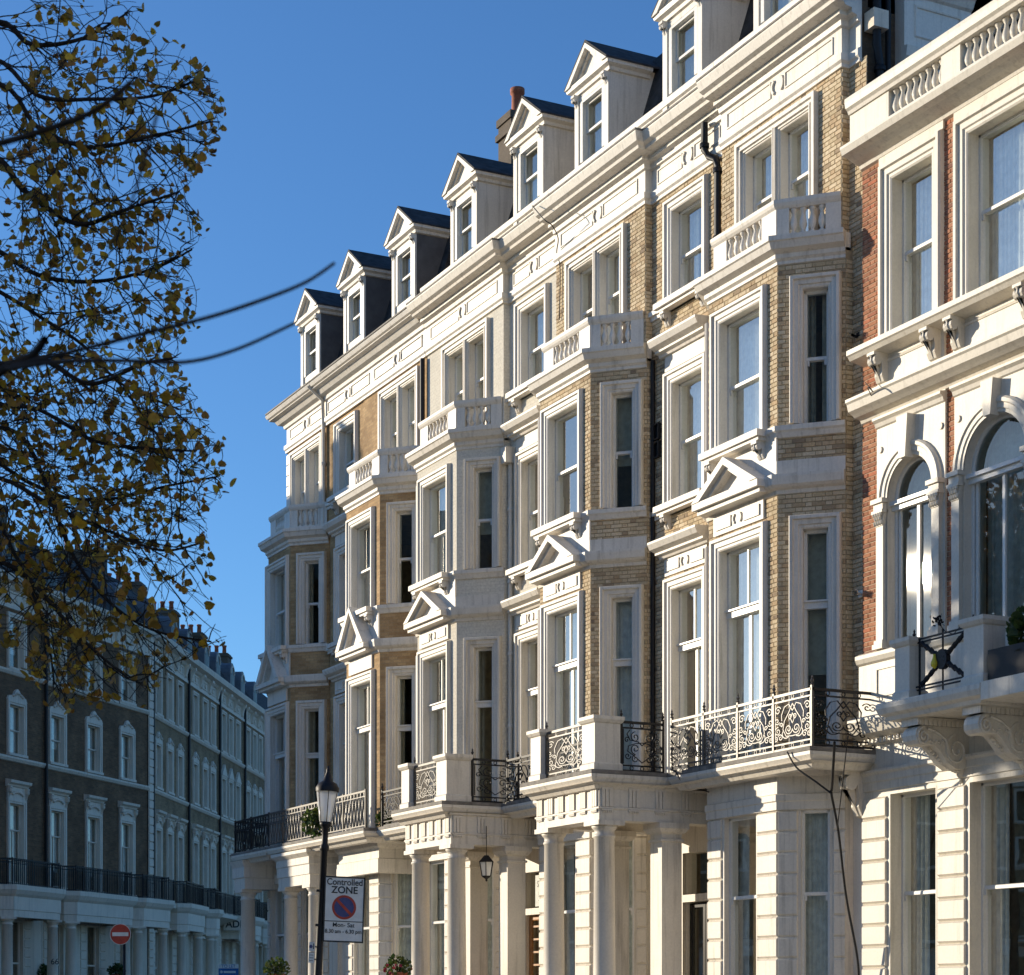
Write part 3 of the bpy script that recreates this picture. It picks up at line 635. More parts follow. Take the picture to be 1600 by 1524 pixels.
def slab(H, path, mat, h0=5.40, h1=5.63, lead=True):
    m = MB(); m.sweep(path, [(-.30, 5.30), (-.16, 5.31), (-.12, 5.38), (-.05, 5.42), (0, 5.50), (0, 5.555), (-.02, 5.56)]); m.poly([(x, y, 5.41) for x, y in path]); m.build('balcony_slab', mat, H)
    m = MB(); m.prism(path, 5.562, 5.63); m.build('slab_edge', 'gutterlead', H)
def porch(H, y0, y1, mat, x=17.3, triglyph=True, wally=None):
    m = MB(); path = [(XR, y0), (x, y0), (x, y1), (XR, y1)]
    m.sweep(path, [(-.4, 4.76), (0, 4.76), (0, 4.95), (.025, 4.96), (.025, 4.99), (0, 5.0), (0, 5.34), (.05, 5.36), (.05, 5.40), (-.4, 5.40), (-.4, 4.76)])
    m.prism([(XR, y0 + .3), (x + .3, y0 + .3), (x + .3, y1 - .3), (XR, y1 - .3)], 5.1, 5.2); E = m.build('entablature', mat, H)
    if triglyph:
        for fr, L in ((Fr((x, y0), (0, 1)), y1 - y0), (Fr((XR, y0), (-1, 0)), XR - x)):
            k = 6 if L < 2.5 else 5
            for i in range(k):
                s = .16 + (L - .32) * i / (k - 1) if fr.a.y else .35 + (L - .5) * i / (k - 1); m = MB()
                for q in (-.075, 0, .075): m.fbox(fr, s + q - .03, s + q + .03, 0, .03, 5.0, 5.30)
                m.fbox(fr, s - .115, s + .115, 0, .035, 5.30, 5.34); m.fbox(fr, s - .115, s + .115, .0, .035, 4.93, 4.953)
                for q in range(6): m.fbox(fr, s - .105 + q * .036, s - .085 + q * .036, 0, .03, 4.895, 4.93)
                m.build('triglyph', mat, E)
    for y in (y0 + .24, y1 - .24): column(H, x + .24, y, 0, 4.76, .205, mat)
    for y in (y0 + .05, y1 - .45): pillar(H, 18.62, 19.04, y, y + .4, 0, 4.76, mat)
    m = MB()
    for i in range(5): m.box(x - .4 - .3 * (4 - i), x + .2, y0, y1, .17 * i if i else -.02, .17 * (i + 1))
    m.box(x + .2, XR + .3, y0, y1, 0, .85); m.build('porch_steps', 'paving', H)
def pier(H, x0, x1, y0, y1, h0, h1, mat):
    m = MB(); m.sweep([(x1, y0), (x0, y0), (x0, y1), (x1, y1)], [(.03, h0), (.03, h0 + .12), (0, h0 + .15), (0, h1 - .13), (.03, h1 - .11), (.06, h1 - .06), (.06, h1), (-.1, h1 + .02)], True)
    m.poly([(x0, y0, h1), (x1, y0, h1), (x1, y1, h1), (x0, y1, h1)]); return m.build('pedestal', mat, H)
def door(H, y, mat, x=XR + .12, fan=4.25, w_=1.15, glazed=False, notice=False, dm='blackdoor'):
    fr = front(x); m = MB(); m.shsweep(fr, [(y - w_ / 2, .85), (y - w_ / 2, 4.35), (y + w_ / 2, 4.35), (y + w_ / 2, .85)], archprof(.2, .2, 1)); m.fbox(fr, y - w_ / 2, y + w_ / 2, -.1, .12, 3.42, 3.56)
    D = m.build('door', M[mat], H)
    m = MB()
    for sg in (-1, 1):
        a, b = (y - w_ / 2 + .01, y - .01) if sg < 0 else (y + .01, y + w_ / 2 - .01)
        m.shsweep(fr, [(a + .1, 1.6), (a + .1, 3.3), (b - .1, 3.3), (b - .1, 1.6)], [(0, -.09), (0, -.04), (.02, -.03), (.1, -.03), (.1, -.09)], True); m.fbox(fr, a, b, -.1, -.05, .86, 1.55)
        if glazed:
            for q in range(6): m.fbox(fr, a + .1, b - .1, -.085, -.04, 1.75 + q * .28, 1.79 + q * .28)
    m.build('leaf', dm, D)
    m = MB(); m.wall(fr, y - w_ / 2 + .05, y + w_ / 2 - .05, 1.6, 3.38, n=-.065); m.build('pane', 'glass', D)
    m = MB(); m.wall(fr, y - w_ / 2, y + w_ / 2, 3.56, 4.35, n=-.08); m.build('fanlight', 'glass', D)
    m = MB(); q = fr.p(y - .07, 0, 1.95); m.lathe((q[0], q[1]), [(.02, 1.90), (.045, 1.93), (.045, 1.97), (.01, 2.0)], 8); m.build('knob', 'brass', D)
    return D
def gf_wall(H, y0, y1, mat, dy, dw=1.15):
    fr = FR; m = MB(); m.wall(fr, y0, y1, 0, 5.45, [(dy - dw / 2, dy + dw / 2, .8, 4.35)] if dy else []); m.build('ground_floor_wall', mat, H)
def downpipe(H, pts, r=.05, mat='iron', collars=()):
    m = MB(); m.tube(pts, r, 8)
    for q in collars: m.lathe((q[0], q[1]), [(r * 1.35, q[2]), (r * 1.35, q[2] + .08)], 8)
    return m.build('drainpipe', mat, H, True)

# ---- house with yellow stock brick nearest the red house (bay at 27.1)
j = 27.1
H2 = thing('terraced_house', 'white and yellow brick bay-fronted house next to the red brick house', 'house', 'terraced houses on the right')
P3 = []
m = MB(); m.wall(FR, 26.72, 27.2, 5.45, 17.1); m.build('wall', 'mortar', H2); m = MB(); m.wall(FR, 26.72, 27.2, 0, 5.45); m.build('ground_floor_wall', 'warm', H2); P3.append((FR, 26.72, 27.2, 5.63, 17.05, []))
bay(H2, j, 'mortar', 'white', 2, P3, ('net', 'net', 'blind', 'drape')); gf_bay(H2, j, 'warm')
p_zone(H2, 27.2, 30.85, 29.08, 'mortar', 'white', P3, ('sides', 'net'))
bricks(H2, P3, 'stock')
top(H2, [(XR, 26.86), (XR, 27.2), (XP, 27.2), (XP, 30.85)], 'white', [(XP, 27.25, 30.8)])
roof(H2, 26.9, 30.85); dormer(H2, 28.9, 'white', 'white'); interior(H2, 26.9, 30.85, [j])
slab(H2, [(XR, 26.35), (18.6, 26.35), (18.6, 30.72), (XR, 30.72)], 'warm')
for y, s in ((26.75, 1), (30.5, 1)): console(H2, FR, y, 5.30, 'warm', .2, .75, .5)
fr_ = Fr((18.68, 26.4), (0, 1)); scroll_railing(H2, fr_, 0, 4.3, 5.63, 6.55, 4); scroll_railing(H2, Fr((XR - .1, 26.4), (-1, 0)), 0, 1.22, 5.63, 6.55, 1, posts=(True, False), mat='iron')
# flank wall, white chimney breast and roof-level pipes
m = MB(); fl = Fr((28, 26.9), (-1, 0)); m.wall(fl, 0, 8, 0, 20.2); m.build('flank_wall', 'flank', H2)
m = MB(); m.sweep([(22.1, 26.89), (20.7, 26.89)], [(0, 17.05), (.25, 17.07), (.25, 17.15), (.30, 17.2), (.33, 17.36), (.25, 17.38), (.25, 18.22), (.30, 18.25), (.36, 18.36), (.42, 18.40), (.42, 18.5), (0, 18.52)])
m.shsweep(Fr((22.1, 26.64), (-1, 0)), [(.25, 17.6), (.25, 18.05), (1.15, 18.05), (1.15, 17.6)], [(0, 0), (0, .02), (.03, .03), (.05, 0)], True)
m.build('chimney_breast', 'white', H2)
m = MB(); m.box(20.8, 22.0, 26.7, 27.2, 18.5, 21.6); m.build('chimney_stack', 'flank', H2)
downpipe(H2, [(20.28, 26.75, 14.5), (20.28, 26.75, 17.0), (20.2, 26.72, 17.3), (20.2, 26.72, 18.4)], .075, 'iron', ((20.28, 26.75, 16.9),))
downpipe(H2, [(20.45, 26.75, 14.5), (20.45, 26.75, 18.3)], .05, 'iron')
m = MB(); m.box(20.05, 20.35, 26.6, 26.86, 17.55, 17.85); m.build('junction_box', 'shadewhite', H2)
downpipe(H2, [(19.8, 26.72, 16.35), (19.72, 26.45, 16.35)], .05, 'shadewhite')

# ---- house with white porch (recess 30.85-33.6, bay at 33.55)
j = 33.55
H3 = thing('terraced_house', 'yellow brick bay-fronted house with white columned porch and black front door', 'house', 'terraced houses on the right')
P3 = []
r_column(H3, 30.85, 33.6, 32.31, 'mortar', 'white', P3, ('half', 'net', 'sides'))
bay(H3, j, 'mortar', 'white', 3, P3, ('net', 'half', 'net', 'blind')); gf_bay(H3, j, 'warm')
p_zone(H3, 33.6, 37.3, 35.52, 'mortar', 'white', P3, ('net', 'blind'))
bricks(H3, P3, 'stock')
top(H3, [(XR, 30.86), (XR, 33.6), (XP, 33.6), (XP, 37.3)], 'white', [(XR, 30.95, 33.5), (XP, 33.7, 37.2)])
roof(H3, 30.85, 37.3); dormer(H3, 32.0, 'white', 'white'); dormer(H3, 35.5, 'white', 'white'); interior(H3, 30.86, 37.3, [j])
gf_wall(H3, 30.85, 33.6, 'warm', 31.9); door(H3, 31.9, 'warm')
porch(H3, 30.9, 33.3, 'warm'); slab(H3, [(XR, 30.73), (17.05, 30.73), (17.05, 33.5), (18.4, 33.5), (18.4, 37.0), (XR, 37.0)], 'warm')
pier(H3, 17.2, 17.72, 30.88, 31.35, 5.63, 6.60, 'warm'); pier(H3, 17.2, 17.62, 32.95, 33.35, 5.63, 6.60, 'warm')
scroll_railing(H3, Fr((17.32, 31.38), (0, 1)), 0, 1.55, 5.63, 6.52, 1, posts=(False, True)); scroll_railing(H3, Fr((18.62, 30.92), (-1, 0)), 0, .86, 5.63, 6.52, 1, 'b', 'iron')
scroll_railing(H3, Fr((18.5, 33.5), (0, 1)), 0, 3.4, 5.63, 6.5, 3, mat='iron')
downpipe(H3, [(19.82, 31.42, 17.78), (19.82, 31.42, 17.28), (19.85, 31.30, 17.12), (19.88, 31.12, 17.02), (19.89, 31.08, 16.85), (19.89, 31.08, 14.2)], .068, 'iron', ((19.82, 31.42, 17.32), (19.89, 31.08, 16.75), (19.89, 31.08, 15.5)))
downpipe(H3, [(XR - .06, 33.48, 5.7), (XR - .06, 33.48, 14.0)], .045)

# ---- white-painted house (recess 37.3-39.8, bay at 39.75)
j = 39.75
H4 = thing('terraced_house', 'all cream painted bay-fronted house with wooden door and hanging lantern in its porch', 'house', 'terraced houses on the right')
r_column(H4, 37.3, 39.8, 38.65, 'whitebrick', 'warm', None, ('sides', 'net', 'net'))
bay(H4, j, 'whitebrick', 'warm', 4, None, ('sides', 'net', 'drape', 'blind')); gf_bay(H4, j, 'warm'); p_zone(H4, 39.8, 43.9, 41.67, 'whitebrick', 'warm', None, ('blind', 'net'))
top(H4, [(XR, 37.31), (XR, 39.8), (XP, 39.8), (XP, 43.9)], 'warm', [(XR, 37.4, 39.7), (XP, 39.9, 43.8)])
roof(H4, 37.3, 43.9); dormer(H4, 38.3, 'warm', 'warm'); dormer(H4, 41.55, 'warm', 'warm'); interior(H4, 37.3, 43.9, [j])
gf_wall(H4, 37.3, 39.8, 'warm', 38.5, 1.3); D4 = door(H4, 38.5, 'warm', w_=1.3, glazed=True, dm='wood')
porch(H4, 37.1, 39.4, 'warm'); slab(H4, [(XR, 36.95 + .06), (17.05, 37.01), (17.05, 39.6), (18.4, 39.6), (18.4, 43.6), (XR, 43.6)], 'warm')
pier(H4, 17.2, 17.72, 37.1, 37.6, 5.63, 6.60, 'warm'); pier(H4, 17.2, 17.62, 39.0, 39.4, 5.63, 6.60, 'warm')
scroll_railing(H4, Fr((17.32, 37.62), (0, 1)), 0, 1.35, 5.63, 6.52, 1, posts=(False, True)); scroll_railing(H4, Fr((18.85, 37.13), (-1, 0)), 0, 1.05, 5.63, 6.52, 1, 'b', 'iron')
scroll_railing(H4, Fr((18.5, 39.6), (0, 1)), 0, 3.9, 5.63, 6.45, 3, mat='iron')
downpipe(H4, [(XR - .07, 39.62, 5.7), (XR - .07, 39.62, 13.7)], .05, 'warm', [(XR - .07, 39.62, 6 + i * 1.6) for i in range(5)])
m = MB(); m.box(XR - .25, XR, 39.5, 39.75, 13.45, 13.8); m.build('hopper', 'warm', H4)

# ---- two orange-brick houses at the far end
def cornice_b(h=0): return [(0, 17.05), (.05, 17.05), (.05, 17.11), (.085, 17.15), (.085, 17.26), (.02, 17.29), (.02, 17.72), (.08, 17.74), (.10, 17.82), (.22, 17.86), (.3, 17.98), (.42, 18.0), (.40, 18.05), (.46, 18.06), (.5, 18.14), (.46, 18.2), (0, 18.24)]
H5 = thing('terraced_house', 'orange brick bay-fronted house with steep pediment beside the cream painted house', 'house', 'terraced houses on the right')
j = 44.15
bay(H5, j, 'orange', 'white', 5, None, ('net', 'sides', 'drape', 'none'), 'steep', False); gf_bay(H5, j, 'warm')
p_zone(H5, 43.95, 47.9, 45.5, 'orange', 'white', None, ('net', 'blind'))
r_column(H5, 47.9, 50.42, 49.08, 'orange', 'white', None, ('net', 'net', 'net'), x=XP + .02)
top(H5, [(XP, 43.93), (XP, 50.5)], 'white', [(XP, 44.0, 47.3), (XP, 47.3, 50.5)], cornice_b(), False)
roof(H5, 43.9, 50.5, 20.0); dormer(H5, 45.0, 'white', 'grey'); dormer(H5, 48.2, 'white', 'grey'); interior(H5, 43.95, 50.5, [j])
downpipe(H5, [(XP - .1, 43.98, 17.0), (XP - .1, 43.98, 13.9)], .06, 'iron')
m = MB(); m.wall(FP, 43.95, 50.5, 0, 5.45); m.build('ground_floor_wall', 'warm', H5)
# plain porch with round columns
m = MB(); m.sweep([(XP, 47.6), (18.25, 47.6), (18.25, 49.9), (XP, 49.9)], [(-.35, 4.5), (0, 4.5), (0, 4.75), (.03, 4.76), (.03, 5.0), (.05, 5.03), (.05, 5.2), (.16, 5.3), (.16, 5.38), (-.35, 5.4), (-.35, 4.5)]); m.build('entablature', 'warm', H5)
for y in (47.85, 49.65): column(H5, 18.5, y, 0, 4.5, .2, 'warm')
door(H5, 48.8, 'warm', x=XP + .02)
m = MB(); m.sweep([(XP, 44.3), (18.75, 44.3), (18.75, 46.9), (XP, 46.9)], [(0, 4.6), (.04, 4.62), (.04, 4.95), (.0, 4.97), (0, 5.2), (.06, 5.26), (.1, 5.36), (0, 5.38)]); m.build('fascia', 'warm', H5)
slab(H5, [(XP, 43.7), (18.1, 43.7), (18.1, 50.48), (XP, 50.48)], 'warm')
bar_railing(H5, [(18.2, 43.8), (18.2, 50.46)], 5.63, 6.5, 'railiron')
H6 = thing('terraced_house', 'orange brick house at the far end of the sunlit row, its bay in shade', 'house', 'terraced houses on the right')
j = 50.35; FWD[0] = 1.75
bay(H6, j, 'orange', 'white', 6, None, ('none', 'net', 'drape', 'drape'), 'steep', False); gf_bay(H6, j, 'warm'); p_zone(H6, 50.42, 53.5, 51.9, 'orange', 'white', None, ('net', 'net'))
top(H6, [(XP, 50.52), (XP, 53.52), (28, 53.52)], 'white', [(XP, 50.5, 53.4)], cornice_b(), False); roof(H6, 50.5, 53.5, 20.0); dormer(H6, 51.35, 'white', 'grey'); interior(H6, 50.5, 53.48, [])
m = MB(); m.wall(Fr((XP, 53.5), (1, 0)), 0, 8, 0, 18.0); m.build('flank_wall', 'flank', H6)
m = MB()
for i in range(9): m.fbox(FP, 53.15 if i % 2 else 53.22, 53.515, 0, .04, 14.3 + i * .3, 14.57 + i * .3)
m.build('quoins', 'white', H6)
slab(H6, [(XP, 50.5), (18.1, 50.5), (18.1, 53.35), (XP, 53.35)], 'warm'); bar_railing(H6, [(18.2, 50.5), (18.2, 53.25), (XP, 53.25)], 5.63, 6.5, 'iron')
for y in (52.75,): column(H6, 18.4, y, 0, 4.6, .22, 'warm')
m = MB(); m.sweep([(XP, 52.3), (18.15, 52.3), (18.15, 53.2), (XP, 53.2)], [(-.4, 4.6), (0, 4.6), (.0, 4.9), (.04, 4.92), (.04, 5.2), (.12, 5.38), (-.4, 5.39), (-.4, 4.6)]); m.build('entablature', 'warm', H6)
downpipe(H6, [(XP - .5, 50.6, 18.1), (XP - .1, 50.55, 17.75), (XP - .08, 50.55, 17.0), (XP - .08, 50.55, 5.7)], .05, 'warm', [(XP - .08, 50.55, 6 + i * 2) for i in range(6)])
# chimney stack on the party wall between the painted and orange houses
m = MB(); m.box(21.95, 22.65, 43.6, 44.3, 20.5, 23.1); m.box(21.89, 22.71, 43.54, 44.36, 22.75, 22.9); m.box(21.91, 22.69, 43.56, 44.34, 23.1, 23.28)
K = m.build('chimney_stack', 'flank', H4)
for y in (43.95,):
    m = MB(); m.lathe((22.3, y), [(.17, 23.25), (.15, 23.4), (.14, 23.85), (.18, 23.88), (.18, 24.0), (.12, 24.02)], 14); m.build('chimney_pot', 'pot', K, True)

# ---------------------------------------------------------------- red-brick and cream house on the right
H1 = thing('corner_house', 'red brick and cream stucco house with arched windows and stone balcony', 'house')
X1 = 19.9; F1 = front(X1); WA, WB = 25.40, 23.38; Y0, Y1 = 19.0, 26.7
WC = 20.9
m = MB(); ops = [(WA - .5, WA + .5, 12.2, 14.75), (WB - .65, WB + .65, 12.2, 14.75), (WC - .5, WC + .5, 12.2, 14.75)]
m.wall(F1, Y0, Y1, 5.9, 15.3, ops + [(WA - .87, WA + .87, 6.2, 10.92), (WB - .95, WB + .95, 6.2, 10.92)]); m.wall(Fr((XR + 8, Y0), (-1, 0)), 0, 8.1, 0, 16); m.poly([(X1, Y1, 0), (XR + .05, Y1, 0), (XR + .05, Y1, 16.2), (X1, Y1, 16.2)]); m.build('wall', 'redmortar', H1)
bricks(H1, [(F1, Y0, Y1 - .004, 6.1, 15.25, [(WA - .78, WA + .78, 12.1, 15.3), (WB - .93, WB + .93, 12.1, 15.3), (WA - .83, WA + .85, 6, 12.0), (WB - .9, WB + .9, 6, 12.0)])], 'red')
for c, w_ in ((WA, 1.0), (WB, 1.3), (WC, 1.0)):
    sash_window(H1, F1, c, w_, 12.2, 14.75, 13.55, arch=.29, mat='cream', depth=.34, pr=1.1, cur='net')
    m = MB(); m.fbox(F1, c - w_ / 2 - .31, c + w_ / 2 + .31, 0, .05, 15.04, 15.26); m.build('lintel_panel', 'cream', H1)
# top cornice, balustrade
m = MB(); m.sweep([(X1, Y0), (X1, Y1)], [(0, 15.15), (.06, 15.17), (.08, 15.22), (.2, 15.26), (.3, 15.30), (.42, 15.33), (.46, 15.42), (.46, 15.46), (.28, 15.48), (.28, 15.56), (.1, 15.56), (.1, 15.48), (-.2, 15.48), (0, 15.15)]); m.build('cornice', 'cream', H1)
m = MB(); xb = X1 - .26
for a, b in ((25.68, 26.7), (23.93, 24.38), (21.4, 21.9), (19, 19.4)): m.box(xb, xb + .24, a, b, 15.50, 16.04)
m.box(xb + .01, xb + .23, Y0, Y1, 15.50, 15.57); m.sweep([(xb, Y0), (xb, Y1)], [(-.27, 16.02), (.03, 16.02), (.05, 16.07), (.09, 16.11), (.11, 16.2), (.11, 16.26), (-.3, 16.28), (-.27, 16.02)]); PA = m.build('parapet', 'cream', H1)
for a, b, k in ((24.38, 25.68, 8), (21.9, 23.93, 12)):
    for i in range(k): baluster(PA, xb + .1, a + (b - a) * (i + .5) / k, 15.565, 'cream', .98)
m = MB(); m.box(X1 + .05, 28, Y0, Y1, 15.2, 15.45); m.build('flat_roof', 'lead', H1)
# sill cornice, consoles, second cornice, ledge
m = MB(); m.sweep([(X1, Y0), (X1, Y1 - .05)], [(0, 11.92), (.12, 11.95), (.30, 11.98), (.34, 12.04), (.37, 12.06), (.37, 12.14), (0, 12.2)]); m.build('sill', 'cream', H1)
for a, b in ((WA - .72, WA + .72), (WB - .85, WB + .85)):
    m = MB(); m.fbox(F1, a - .12, b + .12, 0, .05, 11.3, 11.95); m.shsweep(front(X1 - .05), [(a + .15, 11.5), (a + .15, 11.82), (b - .15, 11.82), (b - .15, 11.5)], [(0, 0), (0, .015), (.03, .025), (.05, 0)], True); m.build('apron', 'cream', H1)
    for s in (a + .06, b - .06): console(H1, front(X1 - .05), s, 11.96, 'cream', .19, .48, .28)
m = MB(); m.sweep([(X1, Y0), (X1, Y1 - .02)], [(0, 10.98), (.05, 11.0), (.07, 11.05), (.18, 11.08), (.24, 11.12), (.31, 11.16), (.34, 11.27), (.37, 11.30), (.37, 11.35), (0, 11.40)]); m.build('string_course', 'cream', H1)
AW = {}
for c, ro, ri, hs in ((WA, .86, .56, 9.62), (WB, .94, .70, 9.62)):
    p0, p1 = c - ro, c + ro; n0 = .05; f5 = front(X1 - n0)
    m = MB(); A = arc_pts(c, hs, ri, 20)
    for (a, ha), (b, hb) in zip(A, A[1:]): m.poly([f5.p(a, 0, ha), f5.p(b, 0, hb), f5.p(b, 0, 11.0), f5.p(a, 0, 11.0)])
    m.wall(f5, p0, c - ri, 6.2, 11.0); m.wall(f5, c + ri, p1, 6.2, 11.0)
    for a in (p0, p1): m.poly([F1.p(a, 0, 6.2), F1.p(a, 0, 11.0), f5.p(a, 0, 11.0), f5.p(a, 0, 6.2)])
    m.build('arch_panel', 'cream', H1)
    m = MB(); m.sweep([(X1 - n0, p0), (X1 - n0, p1)], [(0, 10.80), (.03, 10.82), (.05, 10.88), (.10, 10.92), (.10, 10.96), (0, 10.98)]); m.build('ledge', 'cream', H1)
    m = MB(); m.shsweep(f5, [(c - ri, 7.2)] + A + [(c + ri, 7.2)], [(0, -.42), (0, .02)]); k = 20
    m.shsweep(f5, arc_pts(c, hs, ri, 20), [(0, .0), (0, .03), (.05, .03), (.06, .05), (.13, .05), (.15, .075), (.2, .075), (.23, .045), (.235, 0)])
    m.fprism(f5, [(c - .08, hs + ri - .05), (c + .08, hs + ri - .05), (c + .14, 10.80), (c - .14, 10.80)], 0, .17)
    for sg in (-1, 1):
        q = Fr((X1 - n0, 0), (0, 1)); m.fprism(q, [(c + sg * (ro - .1) + .055 * math.cos(t), 10.45 + .055 * math.sin(t)) for t in [i * .524 for i in range(12)]], 0, .025)
    W = m.build('arched_window', 'cream', H1); fw = front(X1 + .14)
    m = MB()
    m.shsweep(fw, [(c - ri + .06, 7.26)] + arc_pts(c, hs, ri - .06, 20) + [(c + ri - .06, 7.26)], [(0, -.02), (0, .05), (.02, .06), (.07, .06), (.07, -.02)])
    m.fbox(fw, c - ri, c + ri, 0, .12, 9.42, 9.50); m.fbox(fw, c - ri, c + ri, 0, .17, 9.50, 9.56); m.fbox(fw, c - .07, c - .01, 0, .06, 7.2, 9.42)
    for sg in (-1, 1): m.fbox(fw, c + sg * (ri - .12) - .03, c + sg * (ri - .12) + .03, 0, .05, 7.2, 9.42)
    m.build('sash', 'sash', W)
    m = MB(); m.poly([fw.p(c - ri, .02, 7.2)] + [fw.p(a, .02, b) for a, b in arc_pts(c, hs, ri, 20)] + [fw.p(c + ri, .02, 7.2)]); m.build('pane', 'glass2', W)
    curtain(fw, c - ri, c + ri, -.25, 7.2, 10.4, 'net', W, .02, 5)
    for sg in (-1, 1): # pilasters with leafy capitals
        s = c + sg * (ri + .14); m = MB(); m.fbox(f5, s - .09, s + .09, 0, .07, 7.35, 9.2); m.fbox(f5, s - .13, s + .13, 0, .12, 7.22, 7.30); m.fbox(f5, s - .11, s + .11, 0, .10, 7.30, 7.36)
        m.fbox(f5, s - .12, s + .12, 0, .10, 9.45, 9.62); m.fbox(f5, s - .15, s + .15, 0, .14, 9.56, 9.63); m.fbox(f5, s - .14, s + .14, 0, .13, 9.40, 9.45)
        m.fprism(f5, [(s - .09, 9.2), (s + .09, 9.2), (s + .125, 9.41), (s - .125, 9.41)], 0, .085); L = m.build('pilaster', 'cream', W)
        m = MB()
        for row, (hh, nl) in enumerate(((9.22, 4), (9.29, 3), (9.35, 4))):
            for i in range(nl):
                x = s + (i - (nl - 1) / 2) * .058; q = f5.p(x, .095 + row * .008, hh); m.lathe((q[0], q[1]), [(.006, hh - .01), (.026, hh + .01), (.03, hh + .045), (.022, hh + .06), (.005, hh + .062)], 6)
        m.build('capital', 'cream', L)
# plinth, lower cornice with dentils, ground floor
m = MB(); m.fbox(F1, Y0, Y1, 0, .08, 6.15, 7.12); m.sweep([(X1 - .08, Y0), (X1 - .08, Y1)], [(0, 7.02), (.05, 7.05), (.08, 7.12), (.08, 7.18), (0, 7.22)])
m.shsweep(front(X1 - .08), [(25.5, 6.5), (25.5, 6.9), (26.2, 6.9), (26.2, 6.5)], [(0, 0), (0, .0), (.0, .02), (.04, .02), (.04, 0)], True); m.build('plinth_course', 'cream', H1)
m = MB(); m.sweep([(X1, Y0), (X1, Y1 + .02)], [(0, 5.70), (.06, 5.72), (.06, 5.80), (.14, 5.84), (.24, 5.88), (.28, 6.0), (.30, 6.08), (.30, 6.14), (0, 6.18)]); LC = m.build('lower_cornice', 'cream', H1)
m = MB()
for i in range(70): m.fbox(F1, Y0 + i * .11, Y0 + i * .11 + .06, .05, .125, 5.725, 5.80)
m.build('dentils', 'cream', LC)
go = [(24.83, 25.97, 1.6, 4.88), (22.5, 24.02, 1.6, 4.88), (20.2, 21.4, 1.6, 4.88)]
m = MB(); m.wall(F1, Y0, Y1, 0, 5.9, go); m.build('ground_floor_wall', 'cream', H1)
m = MB(); m.sweep([(X1, Y0), (X1, Y1)], [(0, 4.96), (.03, 4.97), (.03, 5.1), (.05, 5.12), (.05, 5.22), (.09, 5.26), (.09, 5.3), (0, 5.32)]); m.build('fascia', 'cream', H1)
for a, b, c_, d in go: sash_window(H1, F1, (a + b) / 2, b - a, c_, d, 3.28, mat='cream', archit=False, depth=.38, cur='sides')
h = 4.86
while h > .7:
    for a, b in ((26.05, 26.68), (24.10, 24.75), (21.5, 22.4)): stone_block(H1, F1, a, b, h - .345, h, 'cream', pr=.045)
    h -= .345
m = MB(); m.box(23, 23.3, Y0, Y1, 0, 15)
for hh in (.9, 5.6, 11.2, 15.1): m.box(20.3, 23, Y0 + .1, Y1 - .1, hh - .1, hh)
m.build('interior', 'room', H1)
# stone balcony
m = MB(); pb = [(X1, 22.36), (18.7, 22.36), (18.7, 24.77), (X1, 24.77)]
m.sweep(pb, [(-.25, 5.80), (-.12, 5.82), (-.10, 5.88), (-.03, 5.92), (0, 6.0), (0, 6.07), (-.02, 6.09)]); m.prism([(X1, 22.38), (18.72, 22.38), (18.72, 24.75), (X1, 24.75)], 6.03, 6.088); m.poly([(X1, 22.5, 5.83), (18.9, 22.5, 5.83), (18.9, 24.6, 5.83), (X1, 24.6, 5.83)]); BL = m.build('balcony_slab', 'cream', H1)
pier(H1, 18.82, 19.12, 24.1, 24.45, 6.09, 7.02, 'cream'); pier(H1, 18.82, 19.22, 22.42, 22.85, 6.09, 7.06, 'cream')
for yb in (24.2, 22.78): # carved scroll brackets
    fr = Fr((X1, yb), (0, 1)); m = MB(); m.fbox(fr, -.2, .2, 0, 1.0, 5.70, 5.82)
    for i in range(11): m.fbox(fr, -.22, .22, .08 + i * .085, .125 + i * .085, 5.70, 5.78)
    top_ = [(0, 5.70), (.95, 5.70)] + [(.88 + .13 * math.cos(R(90 - i * 30)), 5.55 + .15 * math.sin(R(90 - i * 30))) for i in range(8)]
    low = [(.66, 5.42), (.52, 5.30), (.40, 5.16), (.25, 5.08), (.1, 5.08), (0, 5.15)]
    m.nprism(fr, top_ + low, -.16, .16)
    for sg in (-1, 1):
        for cx, cz, rr in ((.87, 5.53, .13), (.24, 5.36, .24)):
            m.tube([fr.p(sg * .17, cx + q * .9, cz + v) for q, v in [(a, b) for a, b in spiral(0, 0, rr, 1.8, R(80), -1, 30)]], .022, 5)
        m.tube([fr.p(sg * .17, a, b) for a, b in ((.80, 5.66), (.6, 5.6), (.45, 5.5), (.38, 5.28))], .025, 5)
        for i in range(9): q = fr.p(sg * .165, .42 + .04 * i, 5.44 + .02 * (i % 3)); m.lathe((q[0], q[1]), [(.004, q[2] - .03), (.025, q[2]), (.004, q[2] + .03)], 5)
    for i in range(12):
        t = i / 11; q = fr.p(0, .62 - .60 * t, 5.38 - .30 * math.sin(t * 1.6)); m.lathe((q[0], q[1]), [(.01, q[2] - .06), (.05, q[2] - .03), (.03, q[2] + .02)], 6)
    q = fr.p(0, .03, 5.05); m.lathe((q[0] + .0, q[1]), [(.005, 4.86), (.03, 4.90), (.02, 4.95), (.06, 5.0), (.09, 5.1)], 8)
    m.build('scroll_bracket', 'cream', H1)
